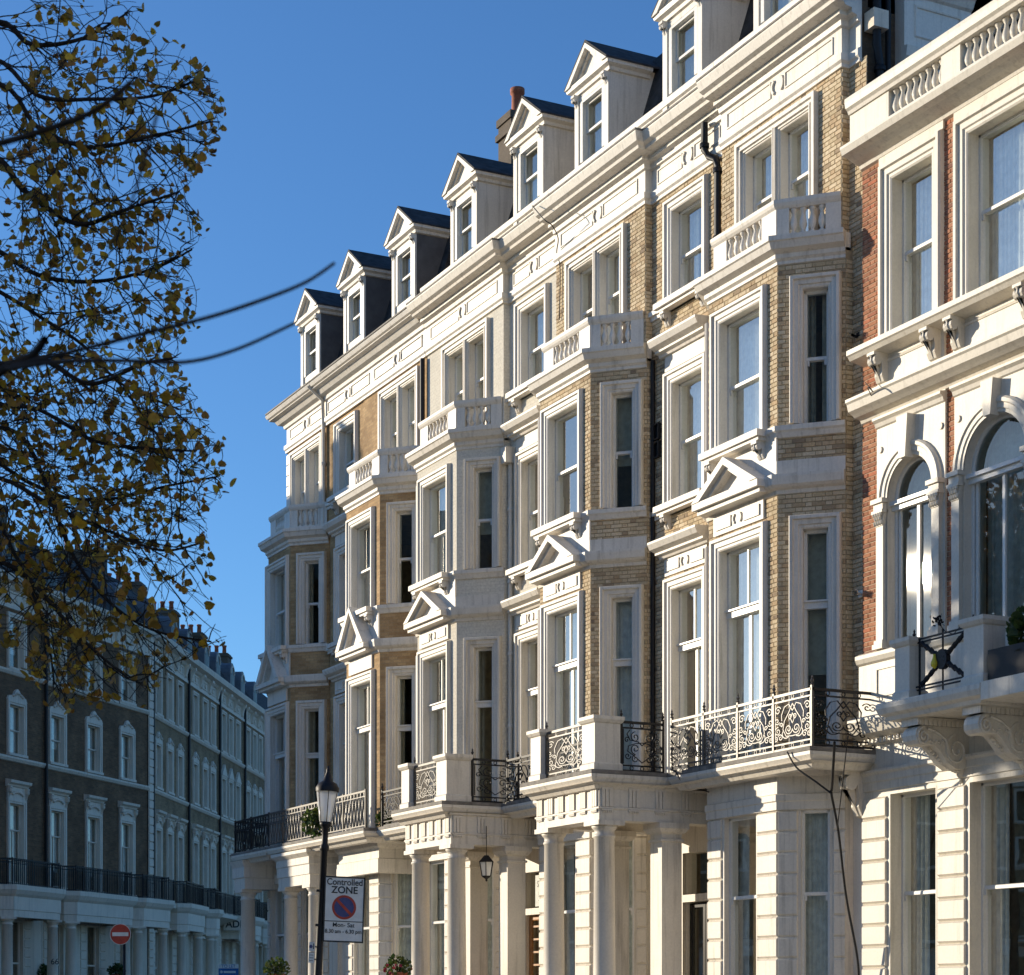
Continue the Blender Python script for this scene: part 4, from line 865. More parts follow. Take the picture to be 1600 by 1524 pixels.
# iron panel with medallion between the piers
fr = Fr((18.95, 22.86), (0, 1)); m = MB(); L = 1.24
for hh in (6.22, 6.98, 6.93, 6.27): m.fbox(fr, 0, L, -.012, .012, hh - .012, hh + .012)
for s in (.08, L - .08): m.fbox(fr, s - .012, s + .012, -.012, .012, 6.1, 7.0)
RL = m.build('railing', 'iron', H1); m = MB()
for a, b in (((.14, 6.9), (L - .14, 6.3)), ((.14, 6.3), (L - .14, 6.9))):
    m.tube([fr.p(a[0] + (b[0] - a[0]) * t, .0, a[1] + (b[1] - a[1]) * t) for t in [i / 12 for i in range(13)]], .035, 6)
    for i in range(10): t = i / 9; q = fr.p(a[0] + (b[0] - a[0]) * t, 0, a[1] + (b[1] - a[1]) * t); m.lathe((q[0], q[1]), [(.01, q[2] - .05), (.05, q[2]), (.01, q[2] + .05)], 6)
m.fprism(fr, [(L / 2 + .13 * math.cos(i * .4189), 6.6 + .15 * math.sin(i * .4189)) for i in range(15)], -.04, .04); m.tube([fr.p(L / 2, 0, 6.15), fr.p(L / 2, 0, 7.05)], .015, 5)
m.build('medallion', 'iron', RL)
m = MB()
for s in (-.06, L + .05):
    m.tube([fr.p(s + .018 * math.cos(i * .9), .018 * math.sin(i * .9), 6.12 + i * .03) for i in range(30)], .02, 5); q = fr.xy(s, 0); finial(m, q[0], q[1], 7.0, .9)
m.build('twisted_post', 'iron', RL)

# ---------------------------------------------------------------- shaded terrace on the left and across the street
def far_house(label, fr, s0, s1, wins, brick, mat='shadewhite', detail=True, porches=None, group='terraced houses in shade', crest=True, dsh=0, wd=1.0, seed=1):
    rnd = random.Random(seed); H = thing('terraced_house', label, 'house', group)
    ops = []; lv = [(6.0, 9.0, 8.0), (10.9, 12.75, 11.8), (14.15, 16.05, 15.1)]
    for c in wins:
        for a, b, mt in lv: ops.append((c - wd / 2, c + wd / 2, a, b))
    m = MB(); m.wall(fr, s0, s1, 5.2, 17.2, ops); m.build('wall', brick, H)
    m = MB(); m.wall(Fr(fr.xy(s0, -9), fr.n), 0, 9, 0, 17.6); m.wall(Fr(fr.xy(s1, 0), -fr.n), 0, 9, 0, 17.6); m.build('party_wall', 'flank', H)
    for c in wins:
        for k, (a, b, mt) in enumerate(lv):
            m = MB(); p, q = c - wd / 2, c + wd / 2
            m.shsweep(fr, [(p, a), (p, b), (q, b), (q, a)], [(0, -.22), (0, .06), (.07, .06), (.08, .09), (.17, .09), (.17, 0)]); m.fbox(fr, p - .18, q + .18, -.2, .14, a - .1, a)
            W = m.build('window', mat, H)
            if detail:
                m = MB()
                for u, v, n in ((a, mt + .02, -.2), (mt - .02, b, -.15)): m.shsweep(fr, [(p + .05, u + .05), (p + .05, v - .05), (q - .05, v - .05), (q - .05, u + .05)], [(0, n), (0, n + .04), (.05, n + .04), (.05, n)], True)
                if k == 0: m.fbox(fr, c - .03, c + .03, -.2, -.15, a, mt)
                m.build('sash', mat, W)
            m = MB(); m.wall(fr, p, q, a, b, n=-.17); m.build('pane', 'glass', W)
            if detail and rnd.random() < .8: curtain(fr, p, p + (q - p) * rnd.choice((.3, .45, 1)), -.3, a + (0 if rnd.random() < .6 else .6), b, 'net', W, .02, int(c * 7) + k)
            if detail and k == 0:
                m = MB(); m.fbox(fr, p - .2, q + .2, 0, .06, 9.17, 9.62); m.sweep([fr.xy(p - .26, 0), fr.xy(q + .26, 0)], [(0, 9.62), (.1, 9.64), (.13, 9.7), (.25, 9.76), (.27, 9.86), (0, 9.9)])
                for e in range(7): t = (e - 3) / 3; x = fr.p(c + t * .36, .09, 9.36 + .09 * (1 - t * t)); m.lathe((x[0], x[1]), [(.01, x[2] - .07), (.07, x[2] - .02), (.06, x[2] + .04), (.01, x[2] + .07)], 7)
                m.build('lintel_panel', mat, W)
                for e in (p - .13, q + .13): console(W, fr, e, 9.62, mat, .14, .5, .2)
            if detail and k == 1 and crest:
                m = MB(); m.fprism(fr, [(p - .2, b + .17), (q + .2, b + .17), (q + .1, b + .32), (c + .28, b + .36), (c + .14, b + .55), (c, b + .62), (c - .14, b + .55), (c - .28, b + .36), (p - .1, b + .32)], 0, .09)
                for e in range(6): t = (e - 2.5) / 2.5; x = fr.p(c + t * .34, .11, b + .33 + .14 * (1 - abs(t))); m.lathe((x[0], x[1]), [(.01, x[2] - .06), (.07, x[2]), (.01, x[2] + .07)], 6)
                m.build('crest', mat, W)
            elif detail and k == 1:
                m = MB(); m.fprism(fr, [(p - .2, b + .17), (q + .2, b + .17), (c, b + .75)], 0, .12); m.build('crest', mat, W)
    for h in (10.72, 14.0):
        m = MB(); m.sweep([fr.xy(s0, 0), fr.xy(s1, 0)], [(0, h - .14), (.06, h - .12), (.12, h - .02), (.12, h + .05), (0, h + .07)]); m.build('string_course', mat, H)
    m = MB(); m.sweep([fr.xy(s0, 0), fr.xy(s1, 0)], [(0, 16.35), (.08, 16.37), (.08, 16.5), (.04, 16.52), (.04, 17.05), (.12, 17.1), (.2, 17.2), (.42, 17.3), (.45, 17.5), (.45, 17.56), (0, 17.6)])
    if detail:
        for c in wins:
            for t in (-.95, .95): m.nprism(fr, [(0, 17.1), (.3, 17.2), (.3, 17.08), (.2, 16.95), (.12, 16.6), (0, 16.5)], c + t - .12, c + t + .12)
            m.shsweep(fr, [(c - .5, 16.65), (c - .5, 16.95), (c + .5, 16.95), (c + .5, 16.65)], [(0, .04), (0, .07), (.04, .07), (.04, .04)], True); x = fr.p(c, .05, 16.8); m.fprism(fr, [(c + .12 * math.cos(i * .63), 16.8 + .12 * math.sin(i * .63)) for i in range(10)], .04, .09)
    m.build('cornice', mat, H)
    m = MB(); m.nprism(fr, [(-.1, 17.3), (-.12, 17.75), (-1.4, 19.8), (-4, 20.2), (-9, 20.2), (-9, 17.3)], s0, s1); RF = m.build('mansard_roof', 'slate', H)
    for i, c in enumerate(wins[::2] if len(wins) > 3 else wins[::2]):
        if not detail: continue
        m = MB(); c += dsh; pts = [(c - .55, 17.7), (c - .55, 18.7)] + arc_pts(c, 18.7, .55, 8) + [(c + .55, 17.7)]; ins = [(c - .38, 17.95), (c - .38, 18.65)] + arc_pts(c, 18.65, .38, 8) + [(c + .38, 17.95)]
        m.fprism(fr, pts, -1.6, -.25); DO = m.build('dormer', 'lead', H); m = MB(); m.shsweep(fr, ins[1:-1], [(0, -.25), (0, -.2), (.09, -.2), (.09, -.25)]); m.build('sash', mat, DO)
        m = MB(); m.poly([fr.p(a, -.235, b) for a, b in ins]); m.build('pane', 'glass', DO)
    m = MB(); c = s1 - .6; m.fbox(fr, c - .5, c + .5, -4.2, -2.2, 19.5, 21.2); m.fbox(fr, c - .56, c + .56, -4.26, -2.14, 21.0, 21.12); K = m.build('chimney_stack', 'flank', H)
    for i in range(4): m = MB(); q = fr.xy(c, -2.5 - i * .45); m.lathe(q, [(.13, 21.2), (.11, 21.6), (.14, 21.62), (.14, 21.7)], 8); m.build('chimney_pot', 'pot', K, True)
    # ground floor, porches and balcony
    pr = porches if porches is not None else [((s0 + s1) / 2 - 1.6, (s0 + s1) / 2 + 1.6)]
    gops = [(c - .5, c + .5, 1.2, 4.5) for c in wins]
    m = MB(); m.wall(fr, s0, s1, 0, 5.3, gops); m.build('ground_floor_wall', mat, H)
    for a, b, c_, d in gops:
        m = MB(); m.shsweep(fr, [(a, c_), (a, d), (b, d), (b, c_)], [(0, -.25), (0, .03), (.08, .03), (.08, 0)]); m.fbox(fr, a, b, -.2, -.14, 2.9, 2.97); m.fbox(fr, a, a + .06, -.2, -.14, c_, d); m.fbox(fr, b - .06, b, -.2, -.14, c_, d); W = m.build('window', mat, H)
        m = MB(); m.wall(fr, a, b, c_, d, n=-.18); m.build('pane', 'glass', W)
    if detail:
        h = 4.6
        while h > 1:
            for c in wins:
                for e in (-1, 1): stone_block(H, fr, c + e * .82 - .22, c + e * .82 + .22, h - .36, h, mat)
            h -= .36
    m = MB(); m.sweep([fr.xy(s0, 0), fr.xy(s1, 0)], [(0, 5.25), (.1, 5.3), (.9, 5.55), (.9, 5.75), (0, 5.76)]); m.build('balcony_slab', mat, H)
    for a, b in pr:
        m = MB(); pth = [fr.xy(a, 0), fr.xy(a, .9), fr.xy(a + .3, 1.3), fr.xy(b - .3, 1.3), fr.xy(b, .9), fr.xy(b, 0)]
        m.sweep(pth, [(-.35, 4.6), (0, 4.6), (0, 4.85), (.03, 4.87), (.03, 5.35), (.12, 5.45), (.2, 5.6), (.2, 5.78), (-1.2, 5.78)]); m.prism([(Vector(p)[0], Vector(p)[1]) for p in pth], 5.6, 5.77); m.build('portico', mat, H)
        for s in (a + .35, b - .35): q = fr.xy(s, 1.0); column(H, q[0], q[1], 0, 4.6, .22, mat)
    if detail:
        bar_railing(H, [fr.xy(s0, 1.0 if not pr else .82), fr.xy(s1, .82)], 5.76, 6.75, 'iron', .14, False)
        for a, b in pr: bar_railing(H, [fr.xy(a + .05, .83), fr.xy(a + .3, 1.25), fr.xy(b - .3, 1.25), fr.xy(b - .05, .83)], 5.78, 6.75, 'iron', .14, False)
        m = MB(); m.tube([fr.p(s1 - .15, .1, 17.2), fr.p(s1 - .15, .1, 5.8)], .07, 6); m.build('drainpipe', 'iron', H)
    m = MB(); m.fbox(fr, s0 + .1, s1 - .1, -3, -2.7, 0, 17)
    for hh in (5.5, 10.5, 13.8, 17): m.fbox(fr, s0 + .1, s1 - .1, -2.8, -.4, hh - .1, hh)
    m.build('interior', 'room', H)
    return H
hdA, hdB = TH + math.atan((1740 - 800) / F_PX), TH + math.atan((1013 - 800) / F_PX)
dA, dB = Vector((math.sin(hdA), math.cos(hdA))), Vector((math.sin(hdB), math.cos(hdB)))
C0 = Vector((24.95, 84.5)); FA = Fr(C0, -dA); LB = 36.0; FBk = Fr(C0 + dB * LB, -dB)
D0 = 12.25
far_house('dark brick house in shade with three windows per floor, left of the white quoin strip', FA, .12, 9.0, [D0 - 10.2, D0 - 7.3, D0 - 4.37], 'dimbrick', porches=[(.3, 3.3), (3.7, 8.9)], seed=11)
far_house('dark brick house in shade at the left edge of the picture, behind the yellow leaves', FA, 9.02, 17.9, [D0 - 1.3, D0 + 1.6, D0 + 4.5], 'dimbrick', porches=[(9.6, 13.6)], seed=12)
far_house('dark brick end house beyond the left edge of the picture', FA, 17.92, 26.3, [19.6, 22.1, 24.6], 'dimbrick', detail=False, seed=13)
m = MB(); 
QH = thing('quoin_strip', 'tall pale quoin strip beside black drainpipe between the two shaded brick rows', 'quoin')
for i in range(48): stone_block(QH, FA, -.32, .10, .1 + i * .36, .1 + i * .36 + .36, 'shadewhite', .03, .06)
LBL = ['nearest', 'second', 'third', 'fourth']
g = [(.3, 7.1, [1.58, 3.69, 5.69], True), (7.1, 13.9, [8.83, 10.9, 12.6], True), (13.9, 20.2, [15.2, 16.9, 18.7], False), (20.2, 26.6, [21.4, 23.2, 24.8], True), (26.6, 35.5, [28.5, 31, 33.5], True)]
LB_LBL = ['pale weathered brick house right of the white quoin strip, carved window crests', 'pale weathered brick house with close-set window trio, second from the quoin strip', 'pale weathered brick house with pointed pediments over its second-floor windows', 'pale weathered brick house farthest visible down the shaded street', 'weathered brick house hidden down the shaded street behind the sunlit row']
FHS = []
for i, (a, b, ws, cr) in enumerate(g):
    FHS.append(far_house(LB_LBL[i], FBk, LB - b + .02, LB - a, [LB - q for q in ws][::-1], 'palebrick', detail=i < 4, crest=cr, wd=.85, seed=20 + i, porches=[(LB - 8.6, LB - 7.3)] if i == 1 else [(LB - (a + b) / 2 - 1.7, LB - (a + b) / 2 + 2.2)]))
# opposite side of the street, outside the picture: shades the tree and is mirrored in the bay windows
FO = Fr((-15, 44), (0, -1))
for i in range(3): far_house('plain brick house across the street, %s of three from the garden end' % ['first', 'second', 'third'][i], FO, i * 8 + .02, i * 8 + 8, [i * 8 + 1.6, i * 8 + 4, i * 8 + 6.4], 'dimbrick', detail=False, group='houses across the street', seed=40 + i)

FK = Fr((20, -14), (-1, 0)); FK = Fr((-20, -14), (1, 0))  # unseen row added here to bounce warm sunlight onto the shaded bay sides
for i in range(5): far_house('unseen cream stucco house added behind the camera to bounce sunlight, %s of five' % ['first', 'second', 'third', 'fourth', 'fifth'][i], FK, i * 8 + .02, i * 8 + 8, [i * 8 + 1.6, i * 8 + 4, i * 8 + 6.4], 'whitebrick', 'warm', detail=False, group='added bounce-light houses behind the camera', seed=60 + i)
FQ = Fr(Vector((-48, 114)) + Vector((.785, .62)) * 30, (-.785, -.62))
for i in range(7): far_house('distant brick house across the garden square, %s of seven' % ['first', 'second', 'third', 'fourth', 'fifth', 'sixth', 'seventh'][i], FQ, i * 8 + .02, i * 8 + 8, [i * 8 + 1.6, i * 8 + 4, i * 8 + 6.4], 'palebrick', detail=False, group='houses across the garden square', seed=70 + i)

# ---------------------------------------------------------------- text helper
def text(body, size, mat, mw, parent=None, name='lettering', align='CENTER', squash=1.0, ext=.002, bold=0):
    cu = bpy.data.curves.new('t', 'FONT'); cu.body = body; cu.size = size; cu.align_x = align; cu.extrude = ext; cu.offset = bold
    ob = bpy.data.objects.new('t', cu); col.objects.link(ob); dg = bpy.context.evaluated_depsgraph_get()
    me = bpy.data.meshes.new_from_object(ob.evaluated_get(dg)); bpy.data.objects.remove(ob); bpy.data.curves.remove(cu)
    me.name = name; me.materials.clear(); me.materials.append(M[mat]); o = link(name, me, parent); o.matrix_local = mw @ Matrix.Diagonal((squash, 1, 1, 1)); return o
def facing(p, right, tilt=0):
    "matrix: local X to the reader's right, local Y up, local Z towards the reader"
    r = Vector((right[0], right[1], 0)).normalized(); n = Vector((r.y, -r.x, 0)); up = Vector((0, 0, 1))
    m = Matrix(((r.x, up.x, n.x, p[0]), (r.y, up.y, n.y, p[1]), (r.z, up.z, n.z, p[2]), (0, 0, 0, 1))); return m @ Matrix.Rotation(tilt, 4, 'Z')
def plate(m, x0, x1, y0, y1, z0, z1):
    i = len(m.v); m.v += [(x, y, z) for z in (z0, z1) for x, y in ((x0, y0), (x1, y0), (x1, y1), (x0, y1))]
    for f in ((3, 2, 1, 0), (4, 5, 6, 7), (0, 1, 5, 4), (1, 2, 6, 5), (2, 3, 7, 6), (3, 0, 4, 7)): m.f.append(tuple(i + q for q in f)); m.uv.append([(0, 0)] * 4)
def disc(m, cx, cy, r, z0, z1, n=36):
    i = len(m.v); P = [(cx + r * math.cos(2 * math.pi * k / n), cy + r * math.sin(2 * math.pi * k / n)) for k in range(n)]; m.prism(P, z0, z1)
CR = (CS, -SN) # camera right in plan

# ---------------------------------------------------------------- street lamp and its parking sign
LZ = 32.0; base = c2w(487, 1560, LZ); base.z = 0; top_p = c2w(513, 1205, LZ); lean = math.atan2((513 - 487) / F_PX * LZ, top_p.z)
LM = facing((base.x, base.y, 0), CR, -lean)  # local: X right, Y up the post, Z to camera
lamp = thing('street_lamp', 'leaning black lamp post with tapered glass lantern in front of the houses', 'street lamp'); lamp.matrix_world = LM
LH = (1560 - 1205) / F_PX * LZ + EYE
def loc_lathe(name, prof, mat, parent, seg=20, cx=0, cz=0):
    m = MB(); m.lathe((0, 0), prof, seg); m.v = [(x + cx, z, -y + cz) for x, y, z in m.v]; return m.build(name, mat, parent, True)
def yy(py): return EYE + (1560 - py) / F_PX * LZ
loc_lathe('post', [(.11, -.05), (.11, .9), (.13, .95), (.07, 1.05), (.06, 2.5), (.055, yy(1330)), (.075, yy(1328)), (.075, yy(1322)), (.05, yy(1318)), (.05, yy(1294)), (.09, yy(1290)), (.10, yy(1284))], 'iron', lamp)
loc_lathe('lantern_glass', [(.10, yy(1284)), (.175, yy(1235))], 'lampglass', lamp, 12)
hoodr = [(.185, yy(1237)), (.19, yy(1231)), (.15, yy(1224)), (.08, yy(1220)), (.055, yy(1212)), (.03, yy(1205)), (.035, yy(1203)), (.01, yy(1196))]
loc_lathe('hood', hoodr, 'iron', lamp)
m = MB()
for k in range(6):
    a = k * math.pi / 3 + .3; m.tube([(.10 * math.cos(a), yy(1284), .10 * math.sin(a)), (.175 * math.cos(a), yy(1235), .175 * math.sin(a))], .007, 4)
m.build('lantern_frame', 'iron', lamp)
loc_lathe('lamp_bulb', [(.03, yy(1284)), (.04, yy(1270)), (.03, yy(1250)), (.01, yy(1245))], 'signwhite', lamp, 10)
SM = LM @ Matrix.Translation((0, 0, 0))
sign = thing('parking_sign', 'white Controlled ZONE parking sign with blue and red roundel on the lamp post', 'sign'); sign.matrix_world = LM @ Matrix.Translation((.06, yy(1470), .06)) @ Matrix.Rotation(R(14), 4, 'Y') @ Matrix.Rotation(R(1), 4, 'Z')
sw, sh = .64, 1.03
m = MB(); plate(m, 0, sw, 0, sh, -.02, 0); m.build('panel', 'signwhite', sign)
m = MB()
for a in ((-.008, sw + .008, -.012, .012), (-.008, sw + .008, sh - .012, sh + .012), (-.008, .014, 0, sh), (sw - .014, sw + .008, 0, sh), (.014, sw - .014, .318, .330)): plate(m, *a, -.015, .006)
m.build('border', 'signblack', sign)
m = MB(); disc(m, sw / 2, .55, .195, 0, .003); m.build('roundel', 'signred', sign)
m = MB(); disc(m, sw / 2, .55, .158, .003, .006); m.build('roundel_field', 'signblue', sign)
m = MB(); m.v = []; a = R(-45)
plate(m, -.17, .17, -.022, .022, .006, .009); m.v = [(sw / 2 + x * math.cos(a) - y * math.sin(a), .55 + x * math.sin(a) + y * math.cos(a), z) for x, y, z in m.v]; m.build('slash', 'signred', sign)
T = Matrix.Translation
text('Controlled', .145, 'signblack', T((sw / 2, .905, .004)), sign, squash=.9, bold=.002); text('ZONE', .155, 'signblack', T((sw / 2, .775, .004)), sign, squash=1.0, bold=.003)
text('Mon- Sat', .098, 'signblack', T((sw / 2, .235, .004)), sign, bold=.001); text('8.30 am - 6.30 pm', .088, 'signblack', T((sw / 2, .135, .004)), sign, squash=.92, bold=.001)
m = MB()
for h in (.25, .8): plate(m, -.13, .12, h - .02, h + .02, -.05, -.021)
m.build('bracket', 'iron', sign)
ns = thing('notice_plate', 'small white parking notice plates low on the lamp post', 'sign'); ns.matrix_world = LM @ Matrix.Translation((-.16, yy(1505), .05))
m = MB(); plate(m, 0, .09, 0, .17, -.008, 0); plate(m, 0, .09, .19, .33, -.008, 0); m.build('panel', 'signwhite', ns)
m = MB(); disc(m, .03, .26, .028, 0, .003, 16); m.build('roundel', 'signblue', ns)
m = MB()
for k in range(3): plate(m, .015, .075, .03 + k * .045, .038 + k * .045, 0, .002)
plate(m, .065, .08, .22, .31, 0, .002); plate(m, 0, .09, .165, .17, 0, .002); m.build('lettering', 'signblack', ns)
m = MB(); plate(m, .08, .13, .05, .07, -.03, -.009); plate(m, .08, .13, .25, .27, -.03, -.009); m.build('bracket', 'iron', ns)

# ---------------------------------------------------------------- no-entry sign, to-let board, shop lettering, house numbers
z = 57.0; p = c2w(188, 1460, z); ne = thing('no_entry_sign', 'round red no-entry sign with white bar on a pole in front of the shaded houses', 'sign'); ne.matrix_world = facing(p, CR)
m = MB(); disc(m, 0, 0, .30, -.02, 0); m.build('rim', 'signwhite', ne); m = MB(); disc(m, 0, 0, .285, 0, .004); m.build('disc', 'signred', ne); m = MB(); plate(m, -.23, .23, -.055, .055, .004, .008); m.build('bar', 'signwhite', ne)
m = MB(); m.lathe((0, 0), [(.04, -p.z - .05), (.04, .25)], 10); m.v = [(x + .1, zz, -y - .07) for x, y, zz in m.v]; m.build('pole', 'iron', ne, True)
z = 84.0; p = c2w(357, 1520, z); tl = thing('to_let_board', 'blue and white TO LET board in front of the far shaded houses', 'sign'); tl.matrix_world = facing(p, CR)
m = MB(); plate(m, -.42, .42, .18, .36, -.02, 0); m.build('header', 'signwhite', tl); m = MB(); plate(m, -.42, .42, -.45, .178, -.02, 0); m.build('panel', 'letblue', tl)
text('TO LET', .2, 'letblue', T((0, .2, .004)), tl, squash=.9); m = MB(); plate(m, -.2, .3, -.02, .07, 0, .004); disc(m, -.3, .03, .06, 0, .004, 14); m.build('logo', 'signwhite', tl)
m = MB(); plate(m, -.02, .02, -p.z - .1, .1, -.08, -.021); m.build('post', 'signwhite', tl)
p = c2w(369, 1444, 101.0); sb = thing('shop_sign', 'white fascia board lettered ADE over the portico of the far shaded row', 'sign'); sb.matrix_world = facing((p.x, p.y, p.z), CR)
m = MB(); plate(m, -.62, .85, -.32, .32, -.05, 0); m.build('panel', 'shadewhite', sb); text('ADE', .5, 'signblack', T((-.05, -.17, .004)), sb, bold=.01); 
m = MB(); plate(m, .5, .85, -.25, .2, 0, .01); m.build('notice', 'signblack', sb); text('NEW', .15, 'signwhite', T((.67, -.06, .014)), sb)
p = c2w(85.6, 1503, 76.62); nb = thing('house_number', 'black numeral 66 on pale porch column at lower left', 'number'); nb.matrix_world = facing(p, CR); text('66', .32, 'signblack', T((0, -.1, 0)), nb)

# ---------------------------------------------------------------- porch lantern, notice, cameras, cables, plants
p = c2w(760, 1352, 41.2); ln = thing('hanging_lantern', 'black six-sided lantern hanging from the ceiling of the cream porch', 'lantern', loc=p)
m = MB(); m.lathe((0, 0), [(.02, .16), (.05, .2), (.14, .1), (.17, .07), (.165, .06)], 6); m.lathe((0, 0), [(.005, -.34), (.03, -.31), (.02, -.29), (.07, -.26), (.10, -.24), (.10, -.22)], 6); m.tube([(0, 0, .2), (0, 0, 5.15 - p.z)], .008, 5)
for k in range(6): a = k * math.pi / 3; m.tube([(.10 * math.cos(a), .10 * math.sin(a), -.23), (.155 * math.cos(a), .155 * math.sin(a), .07)], .01, 4)
m.build('cage', 'iron', ln); m = MB(); m.lathe((0, 0), [(.095, -.23), (.148, .07)], 6); m.build('glass', 'lampglass', ln)
nt_ = thing('paper_notice', 'pale notice reading SKY in the fanlight above the wooden door', 'notice'); fd = front(XR + .18)
nt_.matrix_world = facing((XR + .10, 38.75, 3.6), (0, -1)); m = MB(); plate(m, 0, .55, 0, .68, -.006, 0); m.build('sheet', 'paper', nt_); text('SKYL', .2, 'signblack', T((.27, .42, .002)), nt_, squash=.85)
m = MB()
for k in range(2): plate(m, .15, .42, .12 + k * .08, .135 + k * .08, 0, .002)
m.build('small_print', 'signblack', nt_)
def cam_obj(p, label, mat, d):
    o = thing('security_camera', label, 'camera', 'cameras on the brick walls', p); m = MB()
    m.tube([(0, 0, 0), Vector(d) * .2], .05, 8); m.tube([(0, 0, 0), (.1, .0, -.02), (.16, .03, 0)], .022, 6); m.tube([Vector(d) * .2, Vector(d) * .215], .06, 8); m.build('housing', mat, o); 
    m = MB(); m.box(.13, .17, -.04, .1, -.06, .06); m.build('mount', mat, o); return o
cam_obj((XR - .14, 26.95, 12.55), 'black bullet camera on the brick beside the upper side window', 'iron', (-.5, -.75, -.3))
cam_obj((XR - .16, 26.82, 8.27), 'pale camera on the brick beside the lower side window', 'signwhite', (-.6, -.7, -.2))
m = MB()
for h in (12.45, 12.1): m.shsweep(FR, [(33.28, h), (33.28, h + .26), (33.42, h + .26), (33.42, h)], [(0, 0), (0, .08), (.03, .08), (.03, 0)], True); m.fbox(FR, 33.28, 33.42, .0, .03, h, h + .26)
tag(m.build('meter_boxes', 'iron'), 'two black framed boxes on yellow brick beside a drainpipe', 'box')
def cable(pts, r, label, mat='iron', k=10):
    P = [Vector(p) for p in pts]; Q = []
    for i in range(len(P) - 1):
        p0, p1, p2, p3 = P[max(i - 1, 0)], P[i], P[i + 1], P[min(i + 2, len(P) - 1)]
        for t in [q / k for q in range(k)]:
            Q.append(.5 * ((2 * p1) + (p2 - p0) * t + (2 * p0 - 5 * p1 + 4 * p2 - p3) * t * t + (3 * p1 - p0 - 3 * p2 + p3) * t ** 3))
    m = MB(); m.tube(Q + [P[-1]], r, 6); return tag(m.build('cable', mat, None, True), label, 'cable')
def onx(px, py, x): # pixel on plane x
    t = (px - 800) / F_PX; y = x * (CS - t * SN) / (SN + t * CS); zz = x * SN + y * CS; return (x, y, EYE + (1560 - py) / F_PX * zz)
cable([onx(1304, 1160, 18.5), onx(1300, 1230, 18.9), onx(1299, 1240, 18.95), onx(1310, 1300, 19.2), onx(1322, 1400, 19.4), onx(1340, 1500, 19.6), onx(1342, 1560, 19.7)], .022, 'thick black cable hanging from the iron balcony down to the ground floor')
cable([onx(1230, 1175, 18.55), onx(1245, 1200, 18.6), onx(1275, 1222, 18.75), onx(1299, 1240, 18.93)], .016, 'black cable slanting under the iron balcony to join the thick cable')
cable([onx(1325, 1150, 18.6), onx(1318, 1210, 18.8), onx(1308, 1298, 19.15)], .009, 'thin black cable hanging just right of the thick cable')
cable([onx(832, 322, 19.2), onx(850, 343, 19.2), onx(862, 352, 19.35), onx(872, 372, 19.6), onx(870, 395, 19.78), onx(875, 420, 19.8), onx(874, 500, 19.8)], .012, 'loose black cable trailing from the gutter down the white frieze')
cable([onx(1352, 598, 19.4), onx(1364, 612, 19.4), onx(1356, 606, 19.4), onx(1369, 632, 19.75), onx(1374, 620, 19.7)], .008, 'thin black wire looped over the cream string course')
cable([onx(1055, 1205, 18.5), onx(1070, 1225, 18.7), onx(1108, 1238, 19.0)], .01, 'thin black wire sagging across the porch side')
# foliage helpers
LEAFV = [(0, 0, 0), (.34, -.04, .06), (.54, .3, .05), (.40, .68, .02), (0, 1.05, -.04), (-.40, .68, .02), (-.54, .3, .05), (-.34, -.04, .06)]
LEAFF = [(0, 1, 2), (0, 2, 3), (0, 3, 4), (0, 4, 5), (0, 5, 6), (0, 6, 7)]
def leaf_mesh(mat):
    me = bpy.data.meshes.new('leaf'); me.from_pydata(LEAFV, [], LEAFF); me.materials.append(M[mat]); return me
def rot_rand(rnd): 
    return Matrix.Rotation(rnd.uniform(0, 6.28), 4, 'Z') @ Matrix.Rotation(rnd.gauss(2.3, .6), 4, 'X') @ Matrix.Rotation(rnd.uniform(-.7, .7), 4, 'Y')
def add_leaf(m, M4):
    i = len(m.v); m.v += [tuple(M4 @ Vector(v)) for v in LEAFV]
    for f in LEAFF: m.f.append(tuple(i + q for q in f)); m.uv.append([(0, 0)] * 3)
def shrub(p, r, n, label, seed, size=.05, mat='green', flowers=0, pot=True):
    rnd = random.Random(seed); o = thing('shrub', label, 'plant', None, p); m = MB(); st = MB()
    for i in range(14):
        d = Vector((rnd.gauss(0, 1), rnd.gauss(0, 1), abs(rnd.gauss(.6, .8)))).normalized() * r * rnd.uniform(.5, 1); st.tube([(0, 0, -.1), tuple(d * .5 + Vector((0, 0, .04))), tuple(d)], .008, 4, .003)
    for i in range(n):
        d = Vector((rnd.gauss(0, 1), rnd.gauss(0, 1), rnd.gauss(.25, .9))).normalized() * r * rnd.uniform(.3, 1) ** .6; add_leaf(m, Matrix.Translation(d) @ rot_rand(rnd) @ Matrix.Scale(size * rnd.uniform(.6, 1.4), 4))
    f = m.build('foliage', mat, o); f['kind'] = 'stuff'; st.build('stem', 'bark', o)
    for i in range(flowers):
        d = Vector((rnd.gauss(-.5, 1), rnd.gauss(-.2, 1), rnd.gauss(.3, .8))).normalized() * r; m = MB()
        for k in range(7): add_leaf(m, Matrix.Translation(d) @ rot_rand(rnd) @ Matrix.Scale(.05, 4))
        m.build('flower', 'flower', o)
    if pot: m = MB(); m.lathe((0, 0), [(.12, -.45), (.19, -.12), (.21, -.12), (.21, -.06), (.18, -.06)], 12); m.build('pot', 'pot', o)
    return o
shrub(c2w(497, 1288, 50.0), .42, 420, 'leafy green plant spilling over the balcony railing behind the lamp', 1, .09, pot=False)
shrub(c2w(600, 1283, 47.6), .22, 160, 'small green plant at the balcony corner by the scrolled ironwork', 2, .07, pot=False)
shrub(c2w(432, 1518, 48), .32, 300, 'low green bush at the foot of the far shaded columns', 3, .07)
shrub(c2w(622, 1515, 42), .30, 260, 'potted plant with red flowers between the white columns', 4, .06, flowers=9)
